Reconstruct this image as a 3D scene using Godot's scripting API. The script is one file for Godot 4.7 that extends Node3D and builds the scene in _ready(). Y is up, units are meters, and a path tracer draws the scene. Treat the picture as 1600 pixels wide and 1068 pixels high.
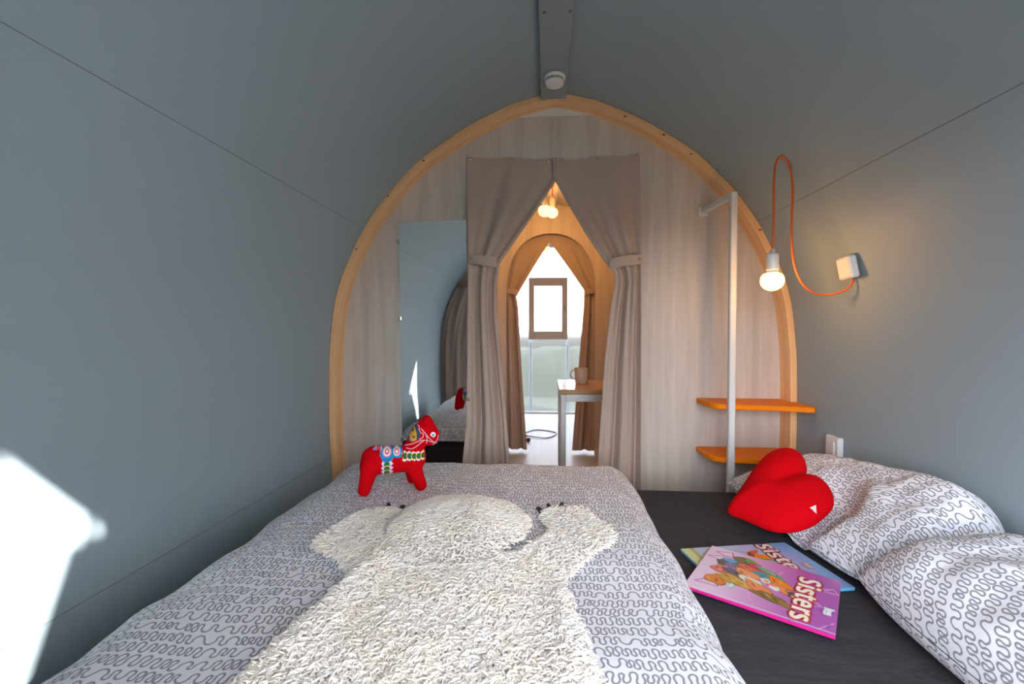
extends Node3D
# A canvas-roofed wooden pod seen from its rear bedroom: bedroom, kitchen and far bedroom lie one behind the other along -z.

const Z_HOOP := -2.08     # near face of the wooden hoop
const Z_WALL := -2.17     # near face of the first partition
const Z_MID := -3.84      # near face of the second partition
const Z_END := -5.75      # translucent end wall
const PROFILE := [Vector2(0, 2.10), Vector2(0.07, 2.086), Vector2(0.16, 2.064), Vector2(0.206, 2.05), Vector2(0.32, 2.0), Vector2(0.40, 1.96), Vector2(0.488, 1.906), Vector2(0.612, 1.823), Vector2(0.712, 1.728), Vector2(0.798, 1.633), Vector2(0.888, 1.505), Vector2(0.95, 1.385), Vector2(1.0, 1.27), Vector2(1.034, 1.147), Vector2(1.053, 0.988), Vector2(1.06, 0.88), Vector2(1.063, 0.70), Vector2(1.062, 0.52), Vector2(1.055, 0.426), Vector2(1.053, 0.36), Vector2(1.04, 0.18), Vector2(1.025, 0.0)]

var M := {}
var used := {}
var prof := PackedVector2Array()   # smooth half profile, apex first
var rng := RandomNumberGenerator.new()


func _ready() -> void:
	rng.seed = 20240611
	# camera
	var cam := Camera3D.new()
	cam.name = "camera"
	cam.position = Vector3(-0.038, 1.02, 0.0)
	cam.rotation = Vector3(deg_to_rad(-1.208), deg_to_rad(4.259), 0)
	cam.fov = 73.77
	cam.near = 0.02
	cam.far = 200.0
	var lensatt := CameraAttributesPhysical.new()
	lensatt.frustum_focal_length = 16.0
	lensatt.frustum_focus_distance = 1.15
	lensatt.frustum_near = 0.02
	lensatt.frustum_far = 200.0
	lensatt.exposure_aperture = 6.3
	cam.attributes = lensatt
	cam.fov = 73.77
	add_child(cam)
	cam.make_current()
	# sky, sun, exposure
	var env := Environment.new()
	env.background_mode = Environment.BG_SKY
	var sky := Sky.new()
	var sm := ProceduralSkyMaterial.new()
	sm.sky_top_color = Color(0.84, 0.875, 0.925)
	sm.sky_horizon_color = Color(0.96, 0.97, 1.0)
	sm.ground_horizon_color = Color(0.80, 0.82, 0.80)
	sm.ground_bottom_color = Color(0.42, 0.43, 0.40)
	sm.sky_energy_multiplier = 3.4
	sm.ground_energy_multiplier = 1.4
	sky.sky_material = sm
	env.sky = sky
	env.tonemap_mode = Environment.TONE_MAPPER_LINEAR
	env.tonemap_exposure = 0.82
	env.sdfgi_enabled = true
	env.ssao_enabled = true
	env.ssil_enabled = true
	var we := WorldEnvironment.new()
	we.name = "world_environment"
	we.environment = env
	add_child(we)
	var sun := DirectionalLight3D.new()
	sun.name = "sun"
	sun.look_at_from_position(Vector3(1.14, 0.70, 1.0), Vector3.ZERO, Vector3.UP)
	sun.light_energy = 16.0
	sun.light_color = Color(1.0, 0.985, 0.96)
	sun.light_angular_distance = 0.6
	sun.shadow_enabled = true
	sun.sky_mode = DirectionalLight3D.SKY_MODE_LIGHT_ONLY
	add_child(sun)

	make_profile()
	make_materials()
	build_shell()
	build_partitions()
	build_rear_wall()
	build_outside()
	build_curtains()
	build_bed()
	build_duvet()
	build_rug()
	build_pillows()
	build_heart()
	build_books()
	build_horse()
	build_mirror()
	build_rail_and_shelves()
	build_lamps()
	build_kitchen()
	build_small_fittings()


# ---------------------------------------------------------------- helpers

func numbered(called: String) -> String:
	if not used.has(called):
		used[called] = 0
		return called
	used[called] += 1
	return "%s_%03d" % [called, used[called]]


func tag(o: Node, label: String, category: String, group := "", kind := "") -> void:
	o.set_meta("label", label)
	if category != "":
		o.set_meta("category", category)
	if group != "":
		o.set_meta("group", group)
	if kind != "":
		o.set_meta("kind", kind)


func thing(called: String, label: String, category: String, at := Vector3.ZERO, turn := 0.0, group := "") -> Node3D:
	var o := Node3D.new()
	o.name = numbered(called)
	add_child(o)
	o.position = at
	o.rotation.y = turn
	tag(o, label, category, group)
	return o


func obj(called: String, mesh: Mesh, mat: Material, parent: Node = null, label := "") -> MeshInstance3D:
	var o := MeshInstance3D.new()
	if parent == null:
		o.name = numbered(called)
		add_child(o)
	else:
		o.name = called
		parent.add_child(o, true)
	o.mesh = mesh
	o.material_override = mat
	if label != "":
		o.set_meta("label", label)
	return o


func struct(called: String, mesh: Mesh, mat: Material, label: String, category := "") -> MeshInstance3D:
	var o := obj(called, mesh, mat)
	tag(o, label, category, "", "structure")
	return o


func st_new() -> SurfaceTool:
	var st := SurfaceTool.new()
	st.begin(Mesh.PRIMITIVE_TRIANGLES)
	st.set_smooth_group(-1)
	return st


func fin(st: SurfaceTool) -> ArrayMesh:
	st.generate_normals()
	return st.commit()


func tri(st: SurfaceTool, a: Vector3, b: Vector3, c: Vector3, ua := Vector2.ZERO, ub := Vector2.ZERO, uc := Vector2.ZERO) -> void:
	st.set_uv(ua); st.add_vertex(a)
	st.set_uv(ub); st.add_vertex(b)
	st.set_uv(uc); st.add_vertex(c)


# quad wound so that it faces away from «centre»; uv from the face's own plane in metres
func face(st: SurfaceTool, v: Array, centre: Vector3) -> void:
	var n: Vector3 = (v[2] - v[0]).cross(v[1] - v[0])
	var mid: Vector3 = (v[0] + v[1] + v[2]) / 3.0
	var list := v.duplicate()
	if n.dot(mid - centre) < 0:
		list.reverse()
	var an := n.abs()
	var uvs := []
	for p: Vector3 in list:
		if an.y >= an.x and an.y >= an.z:
			uvs.append(Vector2(p.x, p.z))
		elif an.x >= an.z:
			uvs.append(Vector2(p.z, -p.y))
		else:
			uvs.append(Vector2(p.x, -p.y))
	for i in range(1, list.size() - 1):
		tri(st, list[0], list[i], list[i + 1], uvs[0], uvs[i], uvs[i + 1])


# box with chamfered edges
func box(st: SurfaceTool, c: Vector3, s: Vector3, b := 0.002) -> void:
	var h := s * 0.5
	b = minf(b, minf(h.x, minf(h.y, h.z)) * 0.9)
	var g := func(axis: int, x: int, y: int, z: int) -> Vector3:
		var d := Vector3(b, b, b)
		d[axis] = 0.0
		return c + Vector3(x * (h.x - d.x), y * (h.y - d.y), z * (h.z - d.z))
	for sgn in [-1, 1]:
		face(st, [g.call(0, sgn, -1, -1), g.call(0, sgn, 1, -1), g.call(0, sgn, 1, 1), g.call(0, sgn, -1, 1)], c)
		face(st, [g.call(1, -1, sgn, -1), g.call(1, 1, sgn, -1), g.call(1, 1, sgn, 1), g.call(1, -1, sgn, 1)], c)
		face(st, [g.call(2, -1, -1, sgn), g.call(2, 1, -1, sgn), g.call(2, 1, 1, sgn), g.call(2, -1, 1, sgn)], c)
	for a in [-1, 1]:
		for e in [-1, 1]:
			face(st, [g.call(0, a, e, -1), g.call(0, a, e, 1), g.call(1, a, e, 1), g.call(1, a, e, -1)], c)
			face(st, [g.call(0, a, -1, e), g.call(0, a, 1, e), g.call(2, a, 1, e), g.call(2, a, -1, e)], c)
			face(st, [g.call(1, -1, a, e), g.call(1, 1, a, e), g.call(2, 1, a, e), g.call(2, -1, a, e)], c)
			for f in [-1, 1]:
				face(st, [g.call(0, a, e, f), g.call(1, a, e, f), g.call(2, a, e, f)], c)


func box_mesh(c: Vector3, s: Vector3, b := 0.002) -> ArrayMesh:
	var st := st_new()
	box(st, c, s, b)
	return fin(st)


# mesh of a grid of points (rows of equal length) with smooth normals; front is the side from which u runs right and v runs down
func grid(p: Array, uv: Array, wrap_u := false, flip := false) -> ArrayMesh:
	var nv := p.size()
	var nu: int = p[0].size()
	var pos := PackedVector3Array()
	var tex := PackedVector2Array()
	for j in nv:
		pos.append_array(PackedVector3Array(p[j]))
		tex.append_array(PackedVector2Array(uv[j]))
	var nor := PackedVector3Array()
	nor.resize(pos.size())
	var idx := PackedInt32Array()
	for j in nv - 1:
		for i in nu - 1:
			var a := j * nu + i
			var b := a + 1
			var c := a + nu
			var d := c + 1
			var f := [a, b, d, a, d, c] if not flip else [a, d, b, a, c, d]
			for k in [0, 3]:
				var n := (pos[f[k + 2]] - pos[f[k]]).cross(pos[f[k + 1]] - pos[f[k]])
				for m in 3:
					nor[f[k + m]] += n
				if n.length_squared() > 1e-20:
					idx.append_array(PackedInt32Array([f[k], f[k + 1], f[k + 2]]))
	if wrap_u:
		for j in nv:
			var s := nor[j * nu] + nor[j * nu + nu - 1]
			nor[j * nu] = s
			nor[j * nu + nu - 1] = s
	for i in nor.size():
		nor[i] = nor[i].normalized()
	return arr(pos, nor, tex, idx)


func arr(pos: PackedVector3Array, nor: PackedVector3Array, tex: PackedVector2Array, idx: PackedInt32Array) -> ArrayMesh:
	var a := []
	a.resize(Mesh.ARRAY_MAX)
	a[Mesh.ARRAY_VERTEX] = pos
	a[Mesh.ARRAY_NORMAL] = nor
	if tex.size() == pos.size():
		a[Mesh.ARRAY_TEX_UV] = tex
	a[Mesh.ARRAY_INDEX] = idx
	var m := ArrayMesh.new()
	m.add_surface_from_arrays(Mesh.PRIMITIVE_TRIANGLES, a)
	return m


func join(list: Array) -> ArrayMesh:
	var st := SurfaceTool.new()
	for m: Mesh in list:
		st.append_from(m, 0, Transform3D())
	return st.commit()


# tube along points
func tube(pts: PackedVector3Array, r: float, sides := 10, caps := true, square := false) -> ArrayMesh:
	var rows := []
	var uvs := []
	var up := Vector3(0.123, 0.97, 0.21).normalized()
	var n := pts.size()
	var len := 0.0
	for i in n:
		var t := (pts[mini(i + 1, n - 1)] - pts[maxi(i - 1, 0)]).normalized()
		if absf(t.dot(up)) > 0.97:
			up = Vector3(0.9, 0.1, 0.42).normalized()
		var x := t.cross(up).normalized()
		var y := x.cross(t).normalized()
		up = y
		if i:
			len += pts[i].distance_to(pts[i - 1])
		var row := []
		var ur := []
		for k in sides + 1:
			var a := TAU * k / sides
			row.append(pts[i] + (x * cos(a) + y * sin(a)) * r)
			ur.append(Vector2(len, r * a))
		rows.append(row)
		uvs.append(ur)
	if caps:
		var row0 := []
		var row1 := []
		for k in sides + 1:
			row0.append(pts[0])
			row1.append(pts[n - 1])
		rows.push_front(row0)
		uvs.push_front(uvs[0])
		rows.push_back(row1)
		uvs.push_back(uvs[-1])
	return grid(rows, uvs, true)


func smooth_path(ctrl: Array, steps := 6) -> PackedVector3Array:
	var out := PackedVector3Array()
	var n := ctrl.size()
	for i in n - 1:
		var p0: Vector3 = ctrl[maxi(i - 1, 0)]
		var p1: Vector3 = ctrl[i]
		var p2: Vector3 = ctrl[i + 1]
		var p3: Vector3 = ctrl[mini(i + 2, n - 1)]
		for k in steps:
			out.append(p1.cubic_interpolate(p2, p0, p3, float(k) / steps))
	out.append(ctrl[n - 1])
	return out


# surface of revolution about y through «c»; profile = [radius, height] from bottom to top
func lathe(profile: Array, c := Vector3.ZERO, sides := 24) -> ArrayMesh:
	var rows := []
	var uvs := []
	for q: Vector2 in profile:
		var row := []
		var ur := []
		for k in sides + 1:
			var a := TAU * k / sides
			row.append(c + Vector3(cos(a) * q.x, q.y, sin(a) * q.x))
			ur.append(Vector2(a / TAU * 0.3, q.y))
		rows.append(row)
		uvs.append(ur)
	return grid(rows, uvs, true)


func turned(m: Mesh, t: Transform3D) -> ArrayMesh:
	var st := SurfaceTool.new()
	st.append_from(m, 0, t)
	return st.commit()


# flat plate of outline (x, z) between two heights with a small round on both rims
func plate(outline: PackedVector2Array, y0: float, y1: float, b := 0.003) -> ArrayMesh:
	var poly := outline.duplicate()
	if Geometry2D.is_polygon_clockwise(poly):
		poly.reverse()
	var n := poly.size()
	var inn := PackedVector2Array()
	for i in n:
		var d0 := (poly[i] - poly[(i + n - 1) % n]).normalized()
		var d1 := (poly[(i + 1) % n] - poly[i]).normalized()
		var m := (Vector2(-d0.y, d0.x) + Vector2(-d1.y, d1.x)).normalized()
		inn.append(poly[i] + m * b)
	var st := st_new()
	var mid := Vector3.ZERO
	for q in poly:
		mid += Vector3(q.x, 0, q.y) / n
	mid.y = (y0 + y1) / 2
	var levels := [[inn, y0], [poly, y0 + b], [poly, y1 - b], [inn, y1]]
	for l in 3:
		var a: PackedVector2Array = levels[l][0]
		var c: PackedVector2Array = levels[l + 1][0]
		for i in n:
			var j := (i + 1) % n
			face(st, [Vector3(a[i].x, levels[l][1], a[i].y), Vector3(a[j].x, levels[l][1], a[j].y), Vector3(c[j].x, levels[l + 1][1], c[j].y), Vector3(c[i].x, levels[l + 1][1], c[i].y)], mid)
	var ix := Geometry2D.triangulate_polygon(inn)
	for k in range(0, ix.size(), 3):
		for y: float in [y0, y1]:
			face(st, [Vector3(inn[ix[k]].x, y, inn[ix[k]].y), Vector3(inn[ix[k + 1]].x, y, inn[ix[k + 1]].y), Vector3(inn[ix[k + 2]].x, y, inn[ix[k + 2]].y)], mid)
	return fin(st)


func make_profile() -> void:
	var n := PROFILE.size()
	for i in n - 1:
		var p0: Vector2 = PROFILE[maxi(i - 1, 0)] if i > 0 else Vector2(-0.07, 2.114)
		var p3: Vector2 = PROFILE[mini(i + 2, n - 1)]
		var a: Vector2 = PROFILE[i]
		var b: Vector2 = PROFILE[i + 1]
		for k in 4:
			prof.append(a.cubic_interpolate(b, p0, p3, k / 4.0))
	prof.append(PROFILE[n - 1])


# half width of the tent's inside at height y
func half_width(y: float) -> float:
	for i in prof.size() - 1:
		if prof[i].y >= y and prof[i + 1].y <= y:
			var f := (prof[i].y - y) / maxf(prof[i].y - prof[i + 1].y, 1e-6)
			return lerpf(prof[i].x, prof[i + 1].x, f)
	return 0.0 if y > 2.0 else prof[-1].x


# ---------------------------------------------------------------- materials

func mat(called: String, c: Color, rough := 0.7, metal := 0.0) -> StandardMaterial3D:
	var m := StandardMaterial3D.new()
	m.resource_name = called
	m.albedo_color = c
	m.roughness = rough
	m.metallic = metal
	return m


func lin(r: float, g: float, b: float) -> Color:
	return Color(r, g, b).linear_to_srgb()


func noise_tex(size: int, freq: float, seed_: int, normal := false, strength := 4.0, octaves := 3) -> NoiseTexture2D:
	var n := FastNoiseLite.new()
	n.seed = seed_
	n.frequency = freq
	n.fractal_octaves = octaves
	var t := NoiseTexture2D.new()
	t.width = size
	t.height = size
	t.seamless = true
	t.noise = n
	t.as_normal_map = normal
	t.bump_strength = strength
	return t


# vertical-grain wood: w x h pixels, tiles in x and y by mirroring
func wood_image(w: int, h: int, dark: Color, light: Color, seed_: int, fx: float, fy: float, contrast: float) -> ImageTexture:
	var n := FastNoiseLite.new()
	n.seed = seed_
	n.frequency = 1.0
	n.fractal_octaves = 4
	var n2 := FastNoiseLite.new()
	n2.seed = seed_ + 5
	n2.frequency = 1.0
	n2.fractal_octaves = 2
	var data := PackedByteArray()
	data.resize(w * h * 3)
	var at := 0
	for y in h:
		var yy := absf(y - h * 0.5) * fy
		for x in w:
			var xx := absf(x - w * 0.5) * fx
			var a := n.get_noise_2d(xx, yy)
			var b := n2.get_noise_2d(xx * 0.16, yy * 0.5 + 40.0)
			var fine := n.get_noise_2d(xx * 5.0, yy * 1.6 + 90.0)
			var v := clampf(0.5 + contrast * (0.75 * a + 0.8 * b + 0.35 * fine), 0.0, 1.0)
			var c := dark.lerp(light, v)
			data[at] = int(c.r * 255)
			data[at + 1] = int(c.g * 255)
			data[at + 2] = int(c.b * 255)
			at += 3
	return ImageTexture.create_from_image(Image.create_from_data(w, h, false, Image.FORMAT_RGB8, data))


# rows of meandering grey line on white cotton; the tile is 0.42 m across
func squiggle_texture() -> ImageTexture:
	var n := 1024
	var cov := PackedByteArray()
	cov.resize(n * n)
	var r2 := RandomNumberGenerator.new()
	r2.seed = 77
	var rows := 15
	for row in rows:
		# chain of half waves of a sine-generated meander
		var pts := PackedVector2Array()
		var p := Vector2.ZERO
		var sgn := 1.0
		var waves := 46
		for k in waves:
			var om := deg_to_rad(r2.randf_range(96, 117))
			var length := r2.randf_range(0.8, 1.28)
			if r2.randf() < 0.12:
				om *= 0.62
			for i in 24:
				var th := sgn * om * sin(PI * (i + 0.5) / 24.0 + PI * 0.5)
				pts.append(p)
				p += Vector2(cos(th), sin(th)) * length / 24.0
			for i in 1:
				pass
			sgn = -sgn if false else sgn
			# half waves alternate: the direction runs from +om to -om, so the next one starts from -om
			sgn = -sgn
		var total := p
		for i in pts.size():
			var f := float(i) / pts.size()
			var q := pts[i] - Vector2(0, total.y * f)
			var x := q.x / total.x * n
			var y := (row + 0.5) * n / float(rows) + q.y * n / total.x * 1.0
			pts[i] = Vector2(x, y)
		# keep each row level: take the wander out with a running mean
		var np_ := pts.size()
		var run := 0.0
		for i in range(-48, 48):
			run += pts[posmod(i, np_)].y
		var level := PackedVector2Array()
		for i in np_:
			level.append(Vector2(pts[i].x, pts[i].y - run / 96.0 * 0.9))
			run += pts[posmod(i + 48, np_)].y - pts[posmod(i - 48, np_)].y
		var mean := 0.0
		for q in level:
			mean += q.y / np_
		pts = level
		var shift := (row + 0.5) * n / float(rows) - mean + r2.randf_range(-3, 3)
		var off := r2.randf() * n
		for i in pts.size():
			var a := pts[i]
			var b := pts[(i + 1) % pts.size()]
			if i == pts.size() - 1:
				b = pts[0] + Vector2(n, 0)
			var steps := maxi(1, int(a.distance_to(b) / 1.6))
			for s in steps:
				var c := a.lerp(b, float(s) / steps)
				c.x += off
				c.y += shift
				var ix := int(floor(c.x))
				var iy := int(floor(c.y))
				for dy in range(-5, 6):
					for dx in range(-5, 6):
						var d := Vector2(ix + dx + 0.5 - c.x, iy + dy + 0.5 - c.y).length()
						if d < 4.6:
							var v := int(clampf(4.6 - d, 0.0, 1.0) * 255.0)
							var at := posmod(iy + dy, n) * n + posmod(ix + dx, n)
							if cov[at] < v:
								cov[at] = v
	var data := PackedByteArray()
	data.resize(n * n * 3)
	var base := Color8(236, 233, 238)
	var ink := Color8(142, 140, 146)
	for i in n * n:
		var c := base.lerp(ink, cov[i] / 255.0)
		data[i * 3] = int(c.r * 255)
		data[i * 3 + 1] = int(c.g * 255)
		data[i * 3 + 2] = int(c.b * 255)
	return ImageTexture.create_from_image(Image.create_from_data(n, n, false, Image.FORMAT_RGB8, data))


func make_materials() -> void:
	var weave := noise_tex(256, 0.12, 3, true, 1.5, 2)
	# grey blue tent canvas
	var tent := mat("grey_canvas", lin(0.310, 0.385, 0.422), 0.54)
	tent.normal_enabled = true
	tent.normal_texture = noise_tex(256, 0.02, 8, true, 1.2, 2)
	tent.normal_scale = 0.10
	tent.uv1_scale = Vector3(1.2, 1.2, 1.2)
	M.tent = tent
	M.seam = mat("canvas_seam", lin(0.20, 0.25, 0.28), 0.6)
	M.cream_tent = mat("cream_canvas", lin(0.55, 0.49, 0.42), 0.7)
	M.beam = mat("grey_paint", lin(0.27, 0.32, 0.34), 0.45)
	var panel := mat("pale_wood_panel", Color.WHITE, 0.5)
	panel.albedo_texture = wood_image(512, 512, Color8(180, 166, 153), Color8(216, 204, 193), 11, 0.03, 0.004, 0.5)
	panel.uv1_scale = Vector3(1.25, 0.55, 1)
	M.panel = panel
	var hoop := mat("pine_hoop", Color.WHITE, 0.5)
	hoop.albedo_texture = wood_image(512, 256, Color8(238, 178, 122), Color8(252, 212, 158), 23, 0.004, 0.06, 0.55)
	hoop.uv1_scale = Vector3(0.8, 4.0, 1)
	M.hoop = hoop
	M.knot = mat("pine_knot", Color8(128, 78, 42), 0.6)
	M.white = mat("white_paint", lin(0.74, 0.73, 0.71), 0.4)
	M.white_plastic = mat("white_plastic", lin(0.76, 0.75, 0.74), 0.35)
	M.warm_plastic = mat("socket_plastic", lin(0.70, 0.66, 0.60), 0.4)
	var cloth := mat("taupe_cloth", lin(0.47, 0.365, 0.30), 0.9)
	cloth.cull_mode = BaseMaterial3D.CULL_DISABLED
	cloth.normal_enabled = true
	cloth.normal_texture = weave
	cloth.normal_scale = 0.3
	cloth.uv1_scale = Vector3(9, 9, 1)
	cloth.rim_enabled = true
	cloth.rim = 0.25
	M.cloth = cloth
	M.brown_cloth = cloth.duplicate()
	M.brown_cloth.resource_name = "brown_cloth"
	M.brown_cloth.albedo_color = lin(0.45, 0.35, 0.29)
	M.steel = mat("steel", lin(0.72, 0.70, 0.68), 0.25, 1.0)
	M.dark_steel = mat("dark_steel", lin(0.22, 0.20, 0.18), 0.35, 1.0)
	M.screw = mat("brown_screw", lin(0.22, 0.13, 0.07), 0.5, 0.3)
	var glass := mat("mirror_glass", Color(0.97, 0.985, 0.98), 0.015, 1.0)
	M.mirror = glass
	var frosted := mat("white_polycarbonate", Color(0.62, 0.66, 0.65, 0.50), 0.55)
	frosted.transparency = BaseMaterial3D.TRANSPARENCY_ALPHA
	frosted.backlight_enabled = true
	frosted.backlight = Color(0.26, 0.27, 0.27)
	frosted.cull_mode = BaseMaterial3D.CULL_DISABLED
	M.frosted = frosted
	var sheetw := mat("unseen_panel_cloth", Color(0.93, 0.94, 0.95), 0.8)  # translucent cloth of the unseen panel outside, glows towards the pod
	sheetw.backlight_enabled = true
	sheetw.backlight = Color(1, 1, 1)
	sheetw.cull_mode = BaseMaterial3D.CULL_DISABLED
	M.unseen_panel_canvas = sheetw
	var fl := mat("grey_vinyl", Color.WHITE, 0.42)
	fl.albedo_texture = wood_image(256, 256, Color8(160, 164, 176), Color8(182, 186, 196), 41, 0.03, 0.004, 0.5)
	fl.uv1_scale = Vector3(2, 1, 1)
	M.floor = fl
	M.window_frame = mat("brown_frame", lin(0.42, 0.34, 0.28), 0.5)
	var pane := mat("window_pane", Color(0.95, 0.98, 1.0, 0.25), 0.5)
	pane.transparency = BaseMaterial3D.TRANSPARENCY_ALPHA
	pane.backlight_enabled = true
	pane.backlight = Color(1, 1, 1)
	M.pane = pane
	M.post = mat("pale_blue_post", lin(0.72, 0.78, 0.86), 0.5)
	# bedding
	var dark := mat("dark_sheet", Color.WHITE, 0.85)
	dark.albedo_texture = wood_image(256, 256, Color8(42, 41, 46), Color8(60, 58, 64), 57, 0.02, 0.2, 0.5)
	dark.uv1_scale = Vector3(3, 3, 1)
	dark.normal_enabled = true
	dark.normal_texture = noise_tex(256, 0.03, 61, true, 3.0, 4)
	dark.normal_scale = 0.5
	M.dark = dark
	var sq := squiggle_texture()
	var cotton := mat("squiggle_cotton", Color.WHITE, 0.9)
	cotton.albedo_texture = sq
	cotton.uv1_scale = Vector3(1.0 / 0.42, 1.0 / 0.42, 1)
	cotton.normal_enabled = true
	cotton.normal_texture = noise_tex(512, 0.008, 67, true, 5.0, 3)
	cotton.normal_scale = 0.18
	cotton.cull_mode = BaseMaterial3D.CULL_DISABLED
	cotton.rim_enabled = true
	cotton.rim = 0.2
	M.cotton = cotton
	M.fibre = mat("cream_fibre", Color.WHITE, 0.95)
	M.fibre.vertex_color_use_as_albedo = true
	M.rug_base = mat("cream_rug_base", lin(0.80, 0.74, 0.66), 0.95)
	M.claw = mat("black_felt", lin(0.02, 0.02, 0.02), 0.7)
	var red := mat("red_plush", lin(0.58, 0.002, 0.006), 0.95)
	red.normal_enabled = true
	red.normal_texture = noise_tex(256, 0.05, 71, true, 4.0, 4)
	red.normal_scale = 0.35
	red.uv1_triplanar = true
	red.uv1_scale = Vector3(6, 6, 6)
	red.rim_enabled = true
	red.rim = 0.12
	red.metallic_specular = 0.15
	red.rim_tint = 0.8
	M.red = red
	M.label_white = mat("white_label", lin(0.75, 0.70, 0.66), 0.6)
	# fittings
	M.orange = mat("orange_lacquer", lin(0.92, 0.235, 0.004), 0.5)
	M.orange.metallic_specular = 0.22
	M.orange_cord = mat("orange_cord", lin(0.78, 0.13, 0.012), 0.6)
	M.red_cord = mat("red_cord", lin(0.62, 0.07, 0.02), 0.6)
	var glow := mat("lit_bulb", Color(1, 0.93, 0.80), 0.4)
	glow.emission_enabled = true
	glow.emission = Color(1.0, 0.80, 0.50)
	glow.emission_energy_multiplier = 4.0
	M.glow = glow
	M.pod_dark = mat("black_plastic", lin(0.02, 0.02, 0.022), 0.4)
	M.cable_grey = mat("grey_cable", lin(0.30, 0.31, 0.33), 0.5)
	var tt := mat("oak_tabletop", Color.WHITE, 0.3)
	tt.albedo_texture = wood_image(256, 256, Color8(176, 136, 96), Color8(206, 168, 128), 83, 0.004, 0.05, 0.5)
	tt.roughness = 0.18
	tt.uv1_scale = Vector3(1, 3, 1)
	M.tabletop = tt
	M.table_metal = mat("grey_table_metal", lin(0.55, 0.56, 0.56), 0.4, 0.2)
	M.mug = mat("beige_stoneware", lin(0.60, 0.50, 0.38), 0.35)
	M.box_wood = M.panel
	M.leaf = mat("hedge_green", lin(0.018, 0.024, 0.016), 0.9)
	M.lawn = mat("pale_grass", lin(0.030, 0.036, 0.024), 0.95)


# ---------------------------------------------------------------- the setting

# canvas between two places on the half profile (indices into prof), on one or both sides, given a thickness
func canvas(from: int, to: int, side: int, z0: float, z1: float, both := false) -> ArrayMesh:
	var line := PackedVector2Array()
	if both:
		for i in range(to, 0, -1):
			line.append(Vector2(-prof[i].x, prof[i].y))
		for i in range(0, to + 1):
			line.append(prof[i])
	else:
		for i in range(from, to + 1):
			line.append(Vector2(prof[i].x * side, prof[i].y))
	var n := line.size()
	var outer := PackedVector2Array()
	for i in n:
		var d := (line[mini(i + 1, n - 1)] - line[maxi(i - 1, 0)]).normalized()
		var nn := Vector2(-d.y, d.x)
		if nn.dot(line[i] - Vector2(0, 0.9)) < 0:
			nn = -nn
		outer.append(line[i] + nn * 0.03)
	var zs := []
	var steps := 6
	for k in steps + 1:
		zs.append(lerpf(z0, z1, float(k) / steps))
	# closed loop: inner line forward, outer line back
	var loop := []
	for i in n:
		loop.append(line[i])
	for i in range(n - 1, -1, -1):
		loop.append(outer[i])
	loop.append(line[0])
	var meshes := []
	for part in [[0, n], [n - 1, n + 1], [n, 2 * n], [2 * n - 1, 2 * n + 1]]:
		var rows := []
		var uvs := []
		for z: float in zs:
			var r := []
			var u := []
			var s := 0.0
			for i in range(part[0], part[1]):
				if i > part[0]:
					s += loop[i].distance_to(loop[i - 1])
				r.append(Vector3(loop[i].x, loop[i].y, z))
				u.append(Vector2(s, z))
			rows.append(r)
			uvs.append(u)
		var way: bool = (line[0].x > line[n - 1].x) if both else side < 0
		meshes.append(grid(rows, uvs, false, not way if not both else way))
	for e in 2:   # end caps
		var z: float = [z0, z1][e]
		var rows := [[], []]
		var uvs := [[], []]
		for i in n:
			rows[0].append(Vector3(line[i].x, line[i].y, z)); uvs[0].append(line[i])
			rows[1].append(Vector3(outer[i].x, outer[i].y, z)); uvs[1].append(outer[i])
		meshes.append(grid(rows, uvs, false, e == 1))
	return join(meshes)


func profile_index(y: float) -> int:
	var best := 0
	for i in prof.size():
		if absf(prof[i].y - y) < absf(prof[best].y - y):
			best = i
	return best


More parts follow.
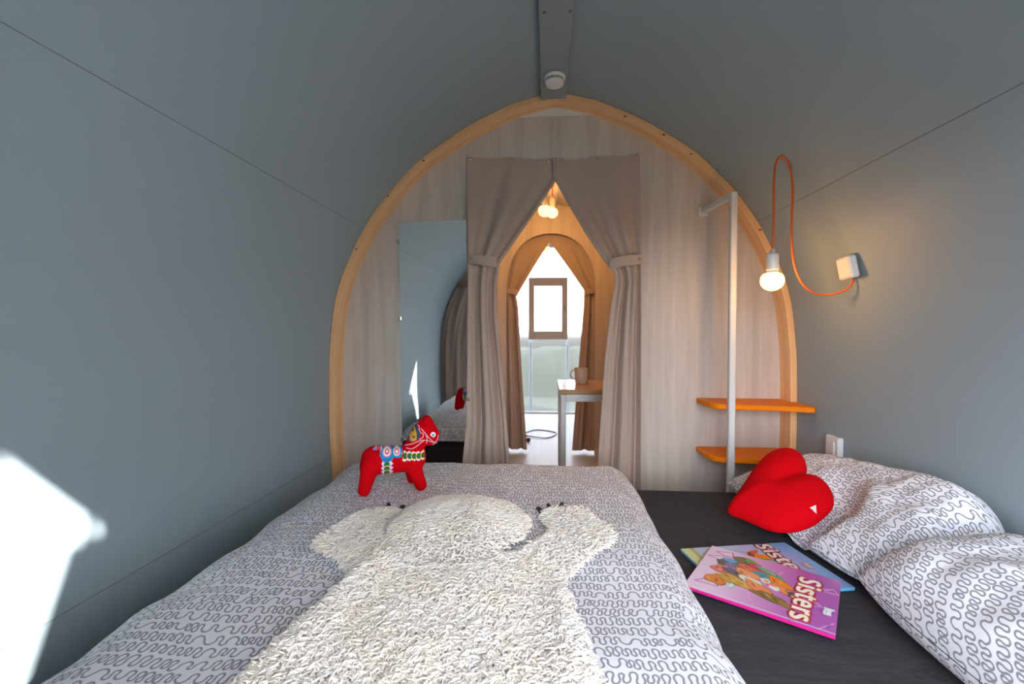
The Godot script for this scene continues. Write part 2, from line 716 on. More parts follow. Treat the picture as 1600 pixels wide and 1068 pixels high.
func build_shell() -> void:
	var last := prof.size() - 1
	var s_up := profile_index(1.503)
	var s_low := profile_index(0.426)
	var zr := 0.16
	struct("floor", box_mesh(Vector3(0, -0.04, -2.83), Vector3(2.3, 0.08, 6.02), 0.002), M.floor, "pale grey vinyl floor running under the bed into the kitchen and far bedroom", "floor")
	struct("ceiling", canvas(0, s_up, 1, zr, Z_WALL - 0.02, true), M.tent, "grey blue canvas vault above the bed between the two upper seams", "ceiling")
	for side: int in [-1, 1]:
		var w := struct("wall_left" if side < 0 else "wall_right", canvas(s_up, s_low, side, zr, Z_WALL - 0.02), M.tent, "grey blue canvas wall beside the bed with a patch of sunlight" if side < 0 else "grey blue canvas wall behind the pillows and the orange cord lamp", "wall")
		obj("lower_panel", canvas(s_low, last, side, zr, Z_WALL - 0.02), M.tent, w)
		for sy: int in [s_up, s_low]:
			var p := prof[sy] - (prof[sy] - Vector2(0, 0.9)).normalized() * 0.0003
			obj("seam", tube(PackedVector3Array([Vector3(p.x * side, p.y, zr), Vector3(p.x * side, p.y, Z_HOOP)]), 0.0010, 6), M.seam, w)
	# kitchen and far bedroom
	struct("ceiling", canvas(0, s_up, 1, Z_WALL - 0.02, Z_END - 0.05, true), M.cream_tent, "cream canvas vault above the kitchen behind the first curtains", "ceiling")
	for side: int in [-1, 1]:
		struct("wall_left" if side < 0 else "wall_right", canvas(s_up, last, side, Z_WALL - 0.02, Z_END - 0.05), M.cream_tent, "cream canvas wall of the kitchen on the %s, beyond the wooden partition" % ("mirror side" if side < 0 else "table side"), "wall")
	# laminated hoop
	var hn := 0.029
	var outer := PackedVector2Array()
	var inner := PackedVector2Array()
	for s: int in [-1, 1]:
		var ids := range(last, -1, -1) if s < 0 else range(1, last + 1)
		for i in ids:
			outer.append(Vector2(prof[i].x * s, prof[i].y))
	var n := outer.size()
	for i in n:
		var d := (outer[mini(i + 1, n - 1)] - outer[maxi(i - 1, 0)]).normalized()
		inner.append(outer[i] + Vector2(d.y, -d.x) * hn)
		outer[i] -= Vector2(d.y, -d.x) * -0.0008
	var hoop := thing("trim_1", "pine hoop framing the wooden partition against the grey canvas", "arch")
	hoop.set_meta("kind", "structure")
	for lay in 2:
		var za := Z_HOOP - lay * 0.0455
		var zb := Z_HOOP - 0.0445 - lay * 0.0445
		var ring := [[outer, za - 0.002], [inner, za - 0.002], [inner, zb]]
		ring = [[outer, zb], [outer, za - 0.0015], [outer, za], [inner, za], [inner, za - 0.0015], [inner, zb], [outer, zb]]
		var ms := []
		for k in ring.size() - 1:
			var rows := [[], []]
			var uvs := [[], []]
			var s := 0.0
			for i in n:
				if i:
					s += outer[i].distance_to(outer[i - 1])
				for e in 2:
					var q: Vector2 = ring[k + e][0][i]
					if k + e == 2 or k + e == 3:
						var other: Vector2 = inner[i] if k + e == 2 else outer[i]
						q = q.move_toward(other, 0.0015)
					rows[e].append(Vector3(q.x, q.y, ring[k + e][1]))
					uvs[e].append(Vector2(s, (k + e) * 0.02 + lay * 0.13))
			ms.append(grid(rows, uvs, false, true))
		obj("lamination", join(ms), M.hoop, hoop)
	for kn: Vector3 in [Vector3(-0.62, 0.014, 1), Vector3(-0.78, 0.008, 0.8), Vector3(0.33, 0.02, 0.9), Vector3(0.5, 0.012, 1.0), Vector3(0.60, 0.02, 0.8), Vector3(-0.93, 0.012, 0.8), Vector3(0.9, 0.01, 0.9), Vector3(1.0, 0.016, 0.8)]:
		var best := 0
		for i in n:
			if absf(outer[i].x - kn.x) < absf(outer[best].x - kn.x):
				best = i
		var q := outer[best].move_toward(inner[best], kn.y)
		obj("knot", turned(lathe([Vector2(0.007, 0), Vector2(0.006, 0.0006), Vector2(0.0, 0.0008)], Vector3.ZERO, 10), Transform3D(Basis(Vector3.RIGHT, PI / 2).scaled(Vector3(kn.z, kn.z * 0.7, 1)), Vector3(q.x, q.y, Z_HOOP - 0.0002))), M.knot, hoop)
	# ridge beam
	var beam := struct("trim_2", box_mesh(Vector3(-0.006, 2.082, -0.97), Vector3(0.113, 0.044, 2.19), 0.002), M.beam, "grey painted ridge beam along the top of the vault, two screws in it", "beam")
	for sx: float in [-0.045, 0.039]:
		obj("screw", lathe([Vector2(0.0, -0.003), Vector2(0.005, -0.0022), Vector2(0.006, 0.001)], Vector3(sx, 2.06, -1.507), 12), M.screw, beam)
	# kitchen ridge
	struct("trim_3", box_mesh(Vector3(-0.0, 2.085, -4.0), Vector3(0.10, 0.035, 3.4), 0.002), M.cream_tent, "cream ridge beam over the kitchen that the bulbs hang from", "beam")


const DOOR_HALF := 0.372

func door_half(y: float, top: float) -> float:
	var spring := 1.38
	if y <= spring:
		return DOOR_HALF
	if y >= top:
		return 0.0
	var f := (y - spring) / (top - spring)
	return DOOR_HALF * pow(1.0 - pow(f, 2.2), 1.0 / 2.2)


func partition_mesh(z: float, thick: float, inset: float, top := 1.848) -> ArrayMesh:
	var ys := []
	for k in 40:
		ys.append(lerpf(0.0, 1.38, k / 40.0))
	for k in 30:
		ys.append(1.38 + (top - 1.38) * sin(PI / 2 * k / 30.0))
	ys.append(top)
	for k in range(1, 30):
		ys.append(lerpf(top, 2.0965 - inset, 1.0 - pow(1.0 - k / 29.0, 2.0)))
	var ms := []
	for side: int in [-1, 1]:
		for f in 2:
			var zz := z - thick * f
			var rows := []
			var uvs := []
			for y: float in ys:
				var a := door_half(y, top) * side
				var b := maxf(half_width(y) - inset, 0.0) * side
				var r := []
				var u := []
				for k in 5:
					var x := lerpf(a, b, k / 4.0)
					r.append(Vector3(x, y, zz))
					u.append(Vector2(x + z * 0.37, y))
				rows.append(r)
				uvs.append(u)
			ms.append(grid(rows, uvs, false, (side > 0) == (f == 0)))
		# reveal of the opening
		var rr := []
		var uu := []
		for y: float in ys:
			if y > top + 1e-4:
				break
			rr.append([Vector3(door_half(y, top) * side, y, z), Vector3(door_half(y, top) * side, y, z - thick)])
			uu.append([Vector2(0, y), Vector2(thick, y)])
		ms.append(grid(rr, uu, false, side > 0))
	return join(ms)


func build_partitions() -> void:
	struct("wall_front", partition_mesh(Z_WALL, 0.018, 0.004, 1.79), M.panel, "pale wood grain partition with the curtained doorway, beyond the bed", "wall")
	# white vent board in the top of the hoop
	var st := st_new()
	var top := [Vector2(-0.20, 2.035), Vector2(-0.10, 2.062), Vector2(-0.013, 2.083), Vector2(0.08, 2.062), Vector2(0.178, 2.031)]
	var c := Vector3(0, 2.05, Z_WALL + 0.004)
	for i in 4:
		var a: Vector2 = top[i]
		var b: Vector2 = top[i + 1]
		var lo := 2.033
		face(st, [Vector3(a.x, a.y, Z_WALL + 0.009), Vector3(b.x, b.y, Z_WALL + 0.009), Vector3(b.x, minf(lo, b.y), Z_WALL + 0.009), Vector3(a.x, minf(lo, a.y), Z_WALL + 0.009)], c)
		face(st, [Vector3(a.x, a.y, Z_WALL + 0.001), Vector3(b.x, b.y, Z_WALL + 0.001), Vector3(b.x, b.y, Z_WALL + 0.009), Vector3(a.x, a.y, Z_WALL + 0.009)], c)
		face(st, [Vector3(a.x, minf(lo, a.y), Z_WALL + 0.001), Vector3(b.x, minf(lo, b.y), Z_WALL + 0.001), Vector3(b.x, minf(lo, b.y), Z_WALL + 0.009), Vector3(a.x, minf(lo, a.y), Z_WALL + 0.009)], c)
	struct("trim_4", fin(st), M.white, "low white gable board tucked under the peak of the pine hoop", "board")
	var mid := struct("wall_middle", partition_mesh(Z_MID, 0.018, 0.004), M.panel, "second wood partition at the far side of the kitchen, glowing in lamplight", "wall")
	for s: float in [-1.0, 1.0]:
		obj("edge_cap", box_mesh(Vector3(s * 0.383, 0.022, Z_MID + 0.003), Vector3(0.03, 0.044, 0.03), 0.002), M.white, mid)
		obj("skirting", box_mesh(Vector3(s * 0.70, 0.022, Z_MID + 0.004), Vector3(0.60, 0.044, 0.008), 0.002), M.white, mid)
	# the end wall: frosted sheet, two posts, window
	var rows := []
	var uvs := []
	for i in prof.size():
		var q := prof[i]
		rows.append([Vector3(-q.x, q.y, Z_END), Vector3(0, q.y, Z_END), Vector3(q.x, q.y, Z_END)])
		uvs.append([Vector2(-q.x, q.y), Vector2(0, q.y), Vector2(q.x, q.y)])
	var sheet := struct("wall_back", grid(rows, uvs), M.frosted, "frosted white ribbed sheet closing the far end of the pod", "wall")
	for sx: float in [-0.231, 0.236]:
		obj("post", box_mesh(Vector3(sx, 0.46, Z_END - 0.03), Vector3(0.04, 0.92, 0.03), 0.003), M.post, sheet)
	obj("sill_rail", box_mesh(Vector3(0, 0.012, Z_END + 0.02), Vector3(2.0, 0.024, 0.03), 0.003), M.white, sheet)
	for k in 27:
		var x := -0.52 + k * 0.04
		if absf(x) < 0.26:
			obj("rib", box_mesh(Vector3(x, 0.46, Z_END - 0.004), Vector3(0.003, 0.90, 0.006), 0.0008), M.post, sheet)
		else:
			obj("rib", box_mesh(Vector3(x, 0.86, Z_END - 0.004), Vector3(0.003, 1.68, 0.006), 0.0008), M.post, sheet)
	var win := thing("window_1", "small brown framed window in the frosted end wall of the pod", "window", Vector3(-0.012, 1.318, Z_END + 0.015))
	win.set_meta("kind", "structure")
	for f: Array in [[Vector3(-0.208, 0, 0), Vector3(0.072, 0.774, 0.04)], [Vector3(0.208, 0, 0), Vector3(0.072, 0.774, 0.04)], [Vector3(0, 0.335, 0), Vector3(0.344, 0.104, 0.04)], [Vector3(0, -0.335, 0), Vector3(0.344, 0.104, 0.04)]]:
		obj("window_frame", box_mesh(f[0], f[1], 0.006), M.window_frame, win)
	obj("pane", box_mesh(Vector3(0, 0, -0.004), Vector3(0.344, 0.566, 0.006), 0.001), M.pane, win)
	obj("handle", box_mesh(Vector3(0.205, 0.0, 0.027), Vector3(0.016, 0.06, 0.014), 0.004), M.dark_steel, win)


func build_rear_wall() -> void:
	# end wall behind the camera; its unseen doorway is placed to light bed and walls
	var pts := PackedVector2Array()
	for i in range(prof.size() - 1, 0, -1):
		pts.append(Vector2(-prof[i].x - 0.01, prof[i].y + 0.008))
	for i in prof.size():
		pts.append(Vector2(prof[i].x + 0.01, prof[i].y + 0.008))
	var wall := CSGPolygon3D.new()
	wall.name = "wall_rear"
	wall.polygon = pts
	wall.depth = 0.015
	wall.position = Vector3(0, 0, 0.115)
	wall.material = M.brown_cloth
	var h := CSGPolygon3D.new()
	h.name = "doorway"  # unseen opening, shaped for the daylight on bed and left wall
	h.polygon = PackedVector2Array([Vector2(-0.14, 0.02), Vector2(-0.14, 1.52), Vector2(0.72, 1.52), Vector2(0.92, 1.36), Vector2(0.97, 1.0), Vector2(0.97, 0.02)])
	h.depth = 0.2
	h.position = Vector3(0, 0, 0.1)
	h.operation = CSGShape3D.OPERATION_SUBTRACTION
	wall.add_child(h)
	add_child(wall)
	tag(wall, "brown cloth end wall behind the bed with an unseen open doorway placed to let daylight in", "wall", "", "structure")
	# unseen panel outside, placed to shape the sun patch and light the left wall
	var far := 1.3
	var d := Vector2(1.14, 0.70) * (far - 0.10)
	var unseen_panel := thing("unseen_shade_panel", "unseen white cloth panel outside the rear doorway, placed to shape the sun patch and brighten the left wall", "shade", Vector3(0, 0, far))
	var cloth := CSGPolygon3D.new()
	cloth.name = "canvas"
	cloth.polygon = PackedVector2Array([Vector2(0.98, 0.75), Vector2(3.1, 0.75), Vector2(3.1, 3.0), Vector2(0.98, 3.0)])
	cloth.depth = 0.004
	cloth.material = M.unseen_panel_canvas
	for hole: PackedVector2Array in [PackedVector2Array([Vector2(-0.065, 0.86), Vector2(-0.065, 1.405), Vector2(0.116, 1.332), Vector2(0.098, 1.262), Vector2(0.072, 1.258), Vector2(-0.055, 0.90)]), PackedVector2Array([Vector2(0.130, 1.327), Vector2(0.152, 1.316), Vector2(0.146, 1.288), Vector2(0.126, 1.298)])]:
		var g := CSGPolygon3D.new()
		g.name = "gap"  # cut so that sun through it draws the wall patch
		var moved := PackedVector2Array()
		for q in hole:
			moved.append(q + d)
		g.polygon = moved
		g.depth = 0.1
		g.position = Vector3(0, 0, 0.05)
		g.operation = CSGShape3D.OPERATION_SUBTRACTION
		cloth.add_child(g)
	unseen_panel.add_child(cloth)
	for px: float in [0.96, 3.12]:
		obj("pole", box_mesh(Vector3(px, 1.50, 0.025), Vector3(0.04, 3.30, 0.04), 0.006), M.white, unseen_panel)
	# brown drape gathered on the left
	var rows := []
	var uvs := []
	for j in 50:
		var y := lerpf(0.02, 1.45, j / 49.0)
		var r := []
		var u := []
		var xo := -(half_width(y) - 0.004)
		var xi := lerpf(-0.62, -0.40, clampf((y - 0.9) / 0.9, 0, 1)) + 0.03 * sin(y * 3.0)
		xi = maxf(xi, xo + 0.10)
		for i in 60:
			var s := i / 59.0
			var x := lerpf(xo, xi, s)
			r.append(Vector3(x, y, 0.030 + 0.024 * (1.0 - clampf(s * 6.0, 0, 1)) + clampf(s * 5.0 + 0.2, 0, 1) * 0.016 * sin(s * 26.0 + y * 2.4) + 0.008 * sin(s * 51.0 + 1.0 - y * 3.0)))
			u.append(Vector2(s, y))
		rows.append(r)
		uvs.append(u)
	var dr := obj("drape", grid(rows, uvs), M.brown_cloth)
	tag(dr, "brown drape gathered beside the open rear doorway, seen only in the mirror", "curtain")


func build_outside() -> void:
	struct("ground", box_mesh(Vector3(0, -0.20, -7.0), Vector3(40, 0.2, 40), 0.01), M.lawn, "grass outside the pod, dim through the frosted end wall", "ground")
	var n := FastNoiseLite.new()
	n.seed = 5
	n.frequency = 1.7
	var rows := []
	var uvs := []
	for j in 14:
		var a := PI * j / 13.0
		var r := []
		var u := []
		for i in 60:
			var x := lerpf(-5.0, 5.0, i / 59.0)
			var k := 1.0 + 0.10 * n.get_noise_2d(x, a * 0.8)
			r.append(Vector3(x, -0.1 + 0.84 * sin(a) * k + 0.03 * n.get_noise_2d(x * 2.0, 9.0), -8.6 + 0.7 * cos(a) * k))
			u.append(Vector2(x, a))
		rows.append(r)
		uvs.append(u)
	var h := obj("hedge", grid(rows, uvs, false, true), M.leaf)
	tag(h, "low green hedge outside, blurred behind the frosted end wall", "hedge")


# ---------------------------------------------------------------- curtains

func keyed(y: float, keys: Array) -> float:
	# keys: [y, value] from top to bottom
	if y >= keys[0][0]:
		return keys[0][1]
	for i in keys.size() - 1:
		if y >= keys[i + 1][0]:
			var f: float = (keys[i][0] - y) / maxf(keys[i][0] - keys[i + 1][0], 1e-5)
			return lerpf(keys[i][1], keys[i + 1][1], f)
	return keys[-1][1]


func curtain(side: int, zoff: float, outer: Array, inner: Array, y_top: float, y_bot: float, tie_y: float, seed_: float, label: String, group: String) -> void:
	var c := thing("curtain", label, "curtain", Vector3(0, 0, 0), 0.0, group)
	var nv := 90
	var nu := 90
	var rows := []
	var uvs := []
	var edge := PackedVector3Array()
	var dep := func(s: float, y: float) -> float:
		var a := keyed(y, [[y_top, 0.002], [y_top - 0.12, 0.006], [tie_y + 0.18, 0.016], [tie_y, 0.017], [tie_y - 0.25, 0.026], [y_bot, 0.03]])
		var sh := 0.35 * sin(2.2 * (y - tie_y) + seed_)
		var f := 0.62 * sin(TAU * (1.7 * s + seed_) + sh) + 0.38 * sin(TAU * (3.6 * s + seed_ * 2.0) - sh * 1.5)
		# sharper valleys than crests
		f = 1.0 - 2.0 * pow(absf(0.5 - 0.5 * f), 1.5)
		var z := keyed(y, [[y_top, 0.006], [y_top - 0.15, 0.016], [tie_y, 0.030], [y_bot, 0.044]])
		return z + a * f
	for j in nv:
		var t := j / float(nv - 1)
		var y := lerpf(y_top, y_bot, t)
		var xo := keyed(y, outer)
		var xi := keyed(y, inner)
		var r := []
		var u := []
		for i in nu:
			var s := i / float(nu - 1)
			var x := lerpf(xo, xi, s)
			var sag := 0.010 * absf(sin(PI * 2.0 * s)) * clampf(1.0 - t * 8.0, 0, 1) + 0.02 * s * clampf(1.0 - t * 6.0, 0, 1)
			var lift := 0.0
			if t > 0.75:
				lift = 0.05 * s * s * (t - 0.75) / 0.25 * (1.0 if y_bot > 0.04 else 0.0)
			var z: float = dep.call(s, y)
			r.append(Vector3(x, y - sag + lift, zoff + z))
			u.append(Vector2(s * 0.5, y))
		rows.append(r)
		uvs.append(u)
		edge.append(r[nu - 1] + Vector3(0, 0, 0.003))
	obj("fabric", grid(rows, uvs, false, side > 0), M.cloth, c)
	# turned hem down the inner edge
	var hem := []
	var hemuv := []
	for j in nv:
		var tdir := (edge[mini(j + 1, nv - 1)] - edge[maxi(j - 1, 0)]).normalized()
		var across := Vector3(-tdir.y, tdir.x, 0).normalized()
		if across.x * side > 0 and absf(across.x) > 0.2:
			across = -across
		elif absf(across.x) <= 0.2 and across.y < 0:
			across = -across
		var r := []
		var u := []
		for k in 7:
			var a := PI * k / 6.0
			r.append(edge[j] + across * (0.009 - 0.009 * cos(a)) * (-1.0 if false else 1.0) + Vector3(0, 0, 0.005 * sin(a)))
			u.append(Vector2(k * 0.004, edge[j].y))
		hem.append(r)
		hemuv.append(u)
	obj("hem", grid(hem, hemuv, false, side > 0), M.cloth, c)
	# tie band
	var tx0 := keyed(tie_y, outer)
	var tx1 := keyed(tie_y, inner)
	var band := []
	var bu := []
	for j in 5:
		var r := []
		var u := []
		for i in 30:
			var s := i / 29.0
			var x := lerpf(tx0 - side * -0.002, tx1 + side * -0.006, minf(s * 1.06, 1.0))
			var zz := 0.026 + 0.042 * pow(sin(PI * clampf(s * 0.86 + 0.04, 0, 1)), 0.6)
			var yy := tie_y + 0.010 - 0.022 * s + (2 - j) * 0.0115
			r.append(Vector3(x, yy, zoff + zz + 0.002 * sin(j * PI / 4)))
			u.append(Vector2(s * 0.2, j * 0.01))
		band.append(r)
		bu.append(u)
	obj("tie_band", grid(band, bu, false, side > 0), M.cloth, c)
	# press studs
	var studs := [Vector3(tx0 + side * -0.012, tie_y + 0.008, 0.026 + 0.042 * pow(sin(PI * 0.12), 0.6) + 0.002)]
	for s: float in [0.02, 0.5, 0.93]:
		studs.append(Vector3(lerpf(keyed(y_top, outer), keyed(y_top, inner), s) + side * -0.006 * float(s < 0.1), y_top - 0.016 - 0.02 * s, dep.call(s, y_top - 0.016) + 0.001))
	studs.append(Vector3(keyed(0.705, outer) + side * -0.008, 0.705, dep.call(0.04, 0.705) + 0.001))
	for p: Vector3 in studs:
		obj("press_stud", turned(lathe([Vector2(0.0065, 0.0), Vector2(0.006, 0.003), Vector2(0.0, 0.0048)], Vector3.ZERO, 12), Transform3D(Basis(Vector3.RIGHT, PI / 2), Vector3(p.x, p.y, zoff + p.z))), M.steel, c)


func build_curtains() -> void:
	var ol := [[1.85, -0.413], [1.36, -0.402], [0.6, -0.408], [0.4, -0.43], [0.0, -0.44]]
	var il := [[1.83, 0.002], [1.765, 0.002], [1.59, -0.108], [1.45, -0.205], [1.35, -0.274], [1.25, -0.288], [1.10, -0.287], [0.875, -0.266], [0.59, -0.239], [0.4, -0.227], [0.0, -0.20]]
	var orr := [[1.85, 0.394], [1.36, 0.398], [0.0, 0.398]]
	var ir := [[1.83, 0.006], [1.765, 0.010], [1.625, 0.082], [1.486, 0.158], [1.37, 0.235], [1.30, 0.290], [1.25, 0.296], [1.132, 0.276], [0.878, 0.248], [0.542, 0.226], [0.0, 0.19]]
	curtain(-1, Z_WALL, ol, il, 1.858, 0.04, 1.355, 0.15, "taupe curtain tied back beside the mirror, in front of the first doorway", "curtains of the first doorway")
	curtain(1, Z_WALL, orr, ir, 1.852, 0.04, 1.345, 0.62, "taupe curtain tied back on the shelf side of the first doorway", "curtains of the first doorway")
	var ol2 := [[1.9, -0.42], [1.36, -0.40], [0.0, -0.40]]
	var il2 := [[1.85, -0.014], [1.83, -0.014], [1.33, -0.308], [1.23, -0.292], [0.70, -0.262], [0.0, -0.215]]
	var or2 := [[1.9, 0.42], [1.36, 0.40], [0.0, 0.40]]
	var ir2 := [[1.85, -0.002], [1.83, -0.002], [1.38, 0.302], [1.23, 0.297], [0.70, 0.253], [0.0, 0.20]]
	curtain(-1, Z_MID - 0.09, ol2, il2, 1.90, 0.02, 1.37, 0.40, "lamplit curtain behind the second doorway, on the side away from the table", "curtains of the second doorway")
	curtain(1, Z_MID - 0.09, or2, ir2, 1.90, 0.02, 1.37, 0.85, "lamplit curtain behind the second doorway, on the mug and table side", "curtains of the second doorway")


# ---------------------------------------------------------------- bed and what lies on it

const BED_TOP := 0.41

func build_bed() -> void:
	var b := thing("bed", "low double bed with dark grey fitted sheet set across the pod", "bed", Vector3(0.065, 0, -1.08))
	obj("bed_box", box_mesh(Vector3(0, 0.13, 0), Vector3(1.90, 0.26, 1.44), 0.004), M.panel, b)
	# mattress in its fitted sheet: rounded slab with shallow wrinkles
	var n := FastNoiseLite.new()
	n.seed = 12
	n.frequency = 1.0
	n.fractal_octaves = 3
	var rows := []
	var uvs := []
	var hx := 0.965
	var hz := 0.732
	var ring := []
	var r := 0.035
	for k in 7:
		var a := -PI / 2 + PI / 2 * k / 6.0
		ring.append(Vector2(cos(a) * r - r, sin(a) * r + r))
	for k in 7:
		var a := PI / 2 * k / 6.0
		ring.append(Vector2(cos(a) * r - r, 0.15 - r + sin(a) * r))
	var nu := 121
	for k in ring.size() + 24:
		var row := []
		var ur := []
		for i in nu:
			var a := TAU * i / (nu - 1.0)
			var ca := cos(a)
			var sa := sin(a)
			var e := pow(pow(absf(ca), 14.0) + pow(absf(sa), 14.0), -1.0 / 14.0)
			var q: Vector2 = ring[mini(k, ring.size() - 1)]
			var f := 1.0
			if k >= ring.size():
				f = 1.0 - (k - ring.size() + 1) / 24.0
			var x := ca * e * (hx + q.x) * f
			var z := sa * e * (hz + q.x) * f
			var y := 0.26 + q.y
			if k >= ring.size():
				y += 0.003 * n.get_noise_2d(x * 5.0, z * 9.0) * minf(1.0, (1 - f) * 8.0)
			row.append(Vector3(x, y, z))
			ur.append(Vector2(x, z))
		rows.append(row)
		uvs.append(ur)
	obj("fitted_sheet", grid(rows, uvs, true), M.dark, b)


const DX0 := -0.855
const DX1 := 0.292
const DZ0 := -1.825   # far edge
const DZ1 := -0.36
const DH := 0.098
var dn: FastNoiseLite

func duvet_y(x: float, z: float) -> float:
	var wob := 0.012 * dn.get_noise_2d(z * 4.0, 3.0)
	var ex := clampf(minf((x - DX0 - wob * 1.6) / 0.15, (DX1 + wob - x) / 0.10), 0.0, 1.0)
	var ez := clampf(minf((z - DZ0) / 0.085, (DZ1 - z) / 0.08), 0.0, 1.0)
	var hx := sqrt(maxf(1.0 - (1.0 - ex) * (1.0 - ex), 0.0))
	var hz := sqrt(maxf(1.0 - (1.0 - ez) * (1.0 - ez), 0.0))
	var y := BED_TOP + 0.002 + DH * hx * hz
	y += hx * hz * (0.007 * dn.get_noise_2d(x * 3.0, z * 3.0) + 0.002 * dn.get_noise_2d(x * 11.0 + 7.0, z * 6.0))
	return y


func edged(a: float, b: float, ra: float, rb: float, n: int, e: int) -> Array:
	# parameters from a to b, dense inside the rounded rims
	var out := []
	for k in e:
		out.append(a + ra * (1.0 - cos(PI / 2 * k / e)))
	for k in n:
		out.append(lerpf(a + ra, b - rb, k / float(n)))
	for k in e + 1:
		out.append(b - rb * (1.0 - sin(PI / 2 * k / e)))
	return out


func build_duvet() -> void:
	dn = FastNoiseLite.new()
	dn.seed = 31
	dn.frequency = 1.0
	dn.fractal_octaves = 2
	var xs := edged(DX0, DX1, 0.15, 0.10, 70, 14)
	var zs := edged(DZ0, DZ1, 0.085, 0.08, 80, 10)
	var rows := []
	var uvs := []
	# running length so that the print does not stretch down the rims
	for j in zs.size():
		var z: float = zs[j]
		var r := []
		var u := []
		var s := 0.0
		for i in xs.size():
			var x: float = xs[i]
			var wob := 0.012 * dn.get_noise_2d(z * 4.0, 3.0)
			var fx := (x - DX0) / (DX1 - DX0)
			x += lerpf(wob * 1.6, -wob, fx) * 0.0 + lerpf(1.6, 1.0, fx) * wob * (1.0 - fx if fx < 0.5 else fx) * (1.0 if fx < 0.5 else 1.0)
			var p := Vector3(x, duvet_y(x, z), z)
			if i == 0 or i == xs.size() - 1:
				p.y = BED_TOP + 0.002
			if i:
				s += Vector2(p.x - r[-1].x, p.y - r[-1].y).length()
			r.append(p)
			u.append(Vector2(s, 0))
		rows.append(r)
		uvs.append(u)
	for i in xs.size():
		var t := 0.0
		for j in zs.size():
			if j:
				t += Vector2(rows[j][i].z - rows[j - 1][i].z, rows[j][i].y - rows[j - 1][i].y).length()
			uvs[j][i] = Vector2(uvs[j][i].x, t + 0.012 * sin(rows[j][i].x * 3.0))
	var d := obj("duvet", grid(rows, uvs), M.cotton)
	tag(d, "white duvet printed with grey squiggle lines, spread over the mirror side of bed", "duvet")


func cap_d(p: Vector2, a: Vector2, b: Vector2, ra: float, rb: float) -> float:
	var ab := b - a
	var t := clampf((p - a).dot(ab) / ab.length_squared(), 0, 1)
	return p.distance_to(a + ab * t) - lerpf(ra, rb, t)


func smin(a: float, b: float, k: float) -> float:
	var h := maxf(k - absf(a - b), 0.0) / k
	return minf(a, b) - h * h * k * 0.25


const HEAD := Vector2(-0.255, -1.145)

# signed distance of the rug's outline on the bed (x, z)
func rug_d(p: Vector2) -> float:
	var head := p.distance_to(HEAD) - 0.174
	var lp := cap_d(p, Vector2(-0.488, -1.185), Vector2(-0.510, -1.06), 0.070, 0.072)
	var larm := cap_d(p, Vector2(-0.50, -1.07), Vector2(-0.36, -0.93), 0.066, 0.070)
	var rp := cap_d(p, Vector2(0.018, -1.245), Vector2(0.056, -1.135), 0.062, 0.068)
	var rarm := cap_d(p, Vector2(0.05, -1.12), Vector2(-0.07, -0.95), 0.062, 0.070)
	var body := cap_d(p, Vector2(-0.215, -0.80), Vector2(-0.215, -0.45), 0.222, 0.290)
	var d := smin(smin(larm, lp, 0.03), smin(rarm, rp, 0.03), 0.01)
	d = smin(d, body, 0.03)
	return minf(d, head)


func rug_h(p: Vector2) -> float:
	var dh := p.distance_to(HEAD) / 0.18
	var y := 0.004
	if dh < 1.0:
		y += 0.050 * sqrt(1.0 - dh * dh)
	# two soft folds where the skin is rucked on the shoulder
	var f1 := cap_d(p, Vector2(-0.40, -0.97), Vector2(-0.43, -0.68), 0.0, 0.0)
	var f2 := cap_d(p, Vector2(-0.01, -0.85), Vector2(0.0, -0.5), 0.0, 0.0)
	y += 0.018 * exp(-f1 * f1 / 0.0009) + 0.012 * exp(-f2 * f2 / 0.0009)
	return y


func strand(rise: float, curl: float, seed_: int) -> ArrayMesh:
	var r := RandomNumberGenerator.new()
	r.seed = seed_
	var pts := PackedVector3Array()
	for k in 6:
		var t := k / 5.0
		pts.append(Vector3(0.0150 * t, rise * sin(PI * minf(t * 0.85, 1.0)) + 0.001, curl * sin(PI * t * 1.2) + r.randf_range(-0.0005, 0.0005)))
	var rows := []
	var uvs := []
	var up := Vector3.UP
	for k in 6:
		var tt := (pts[mini(k + 1, 5)] - pts[maxi(k - 1, 0)]).normalized()
		var x := tt.cross(up).normalized()
		var y := x.cross(tt)
		var rad: float = 0.00165 * [0.75, 1.0, 1.05, 1.0, 0.9, 0.5][k]
		var row := []
		for s in 6:
			var a := TAU * s / 5.0
			row.append(pts[k] + (x * cos(a) + y * sin(a)) * rad)
		rows.append(row)
		uvs.append([Vector2.ZERO, Vector2.ZERO, Vector2.ZERO, Vector2.ZERO, Vector2.ZERO, Vector2.ZERO])
	var tip := []
	for s in 6:
		tip.append(pts[5] + (pts[5] - pts[4]).normalized() * 0.0012)
	rows.append(tip)
	uvs.append(uvs[0])
	return grid(rows, uvs, true)


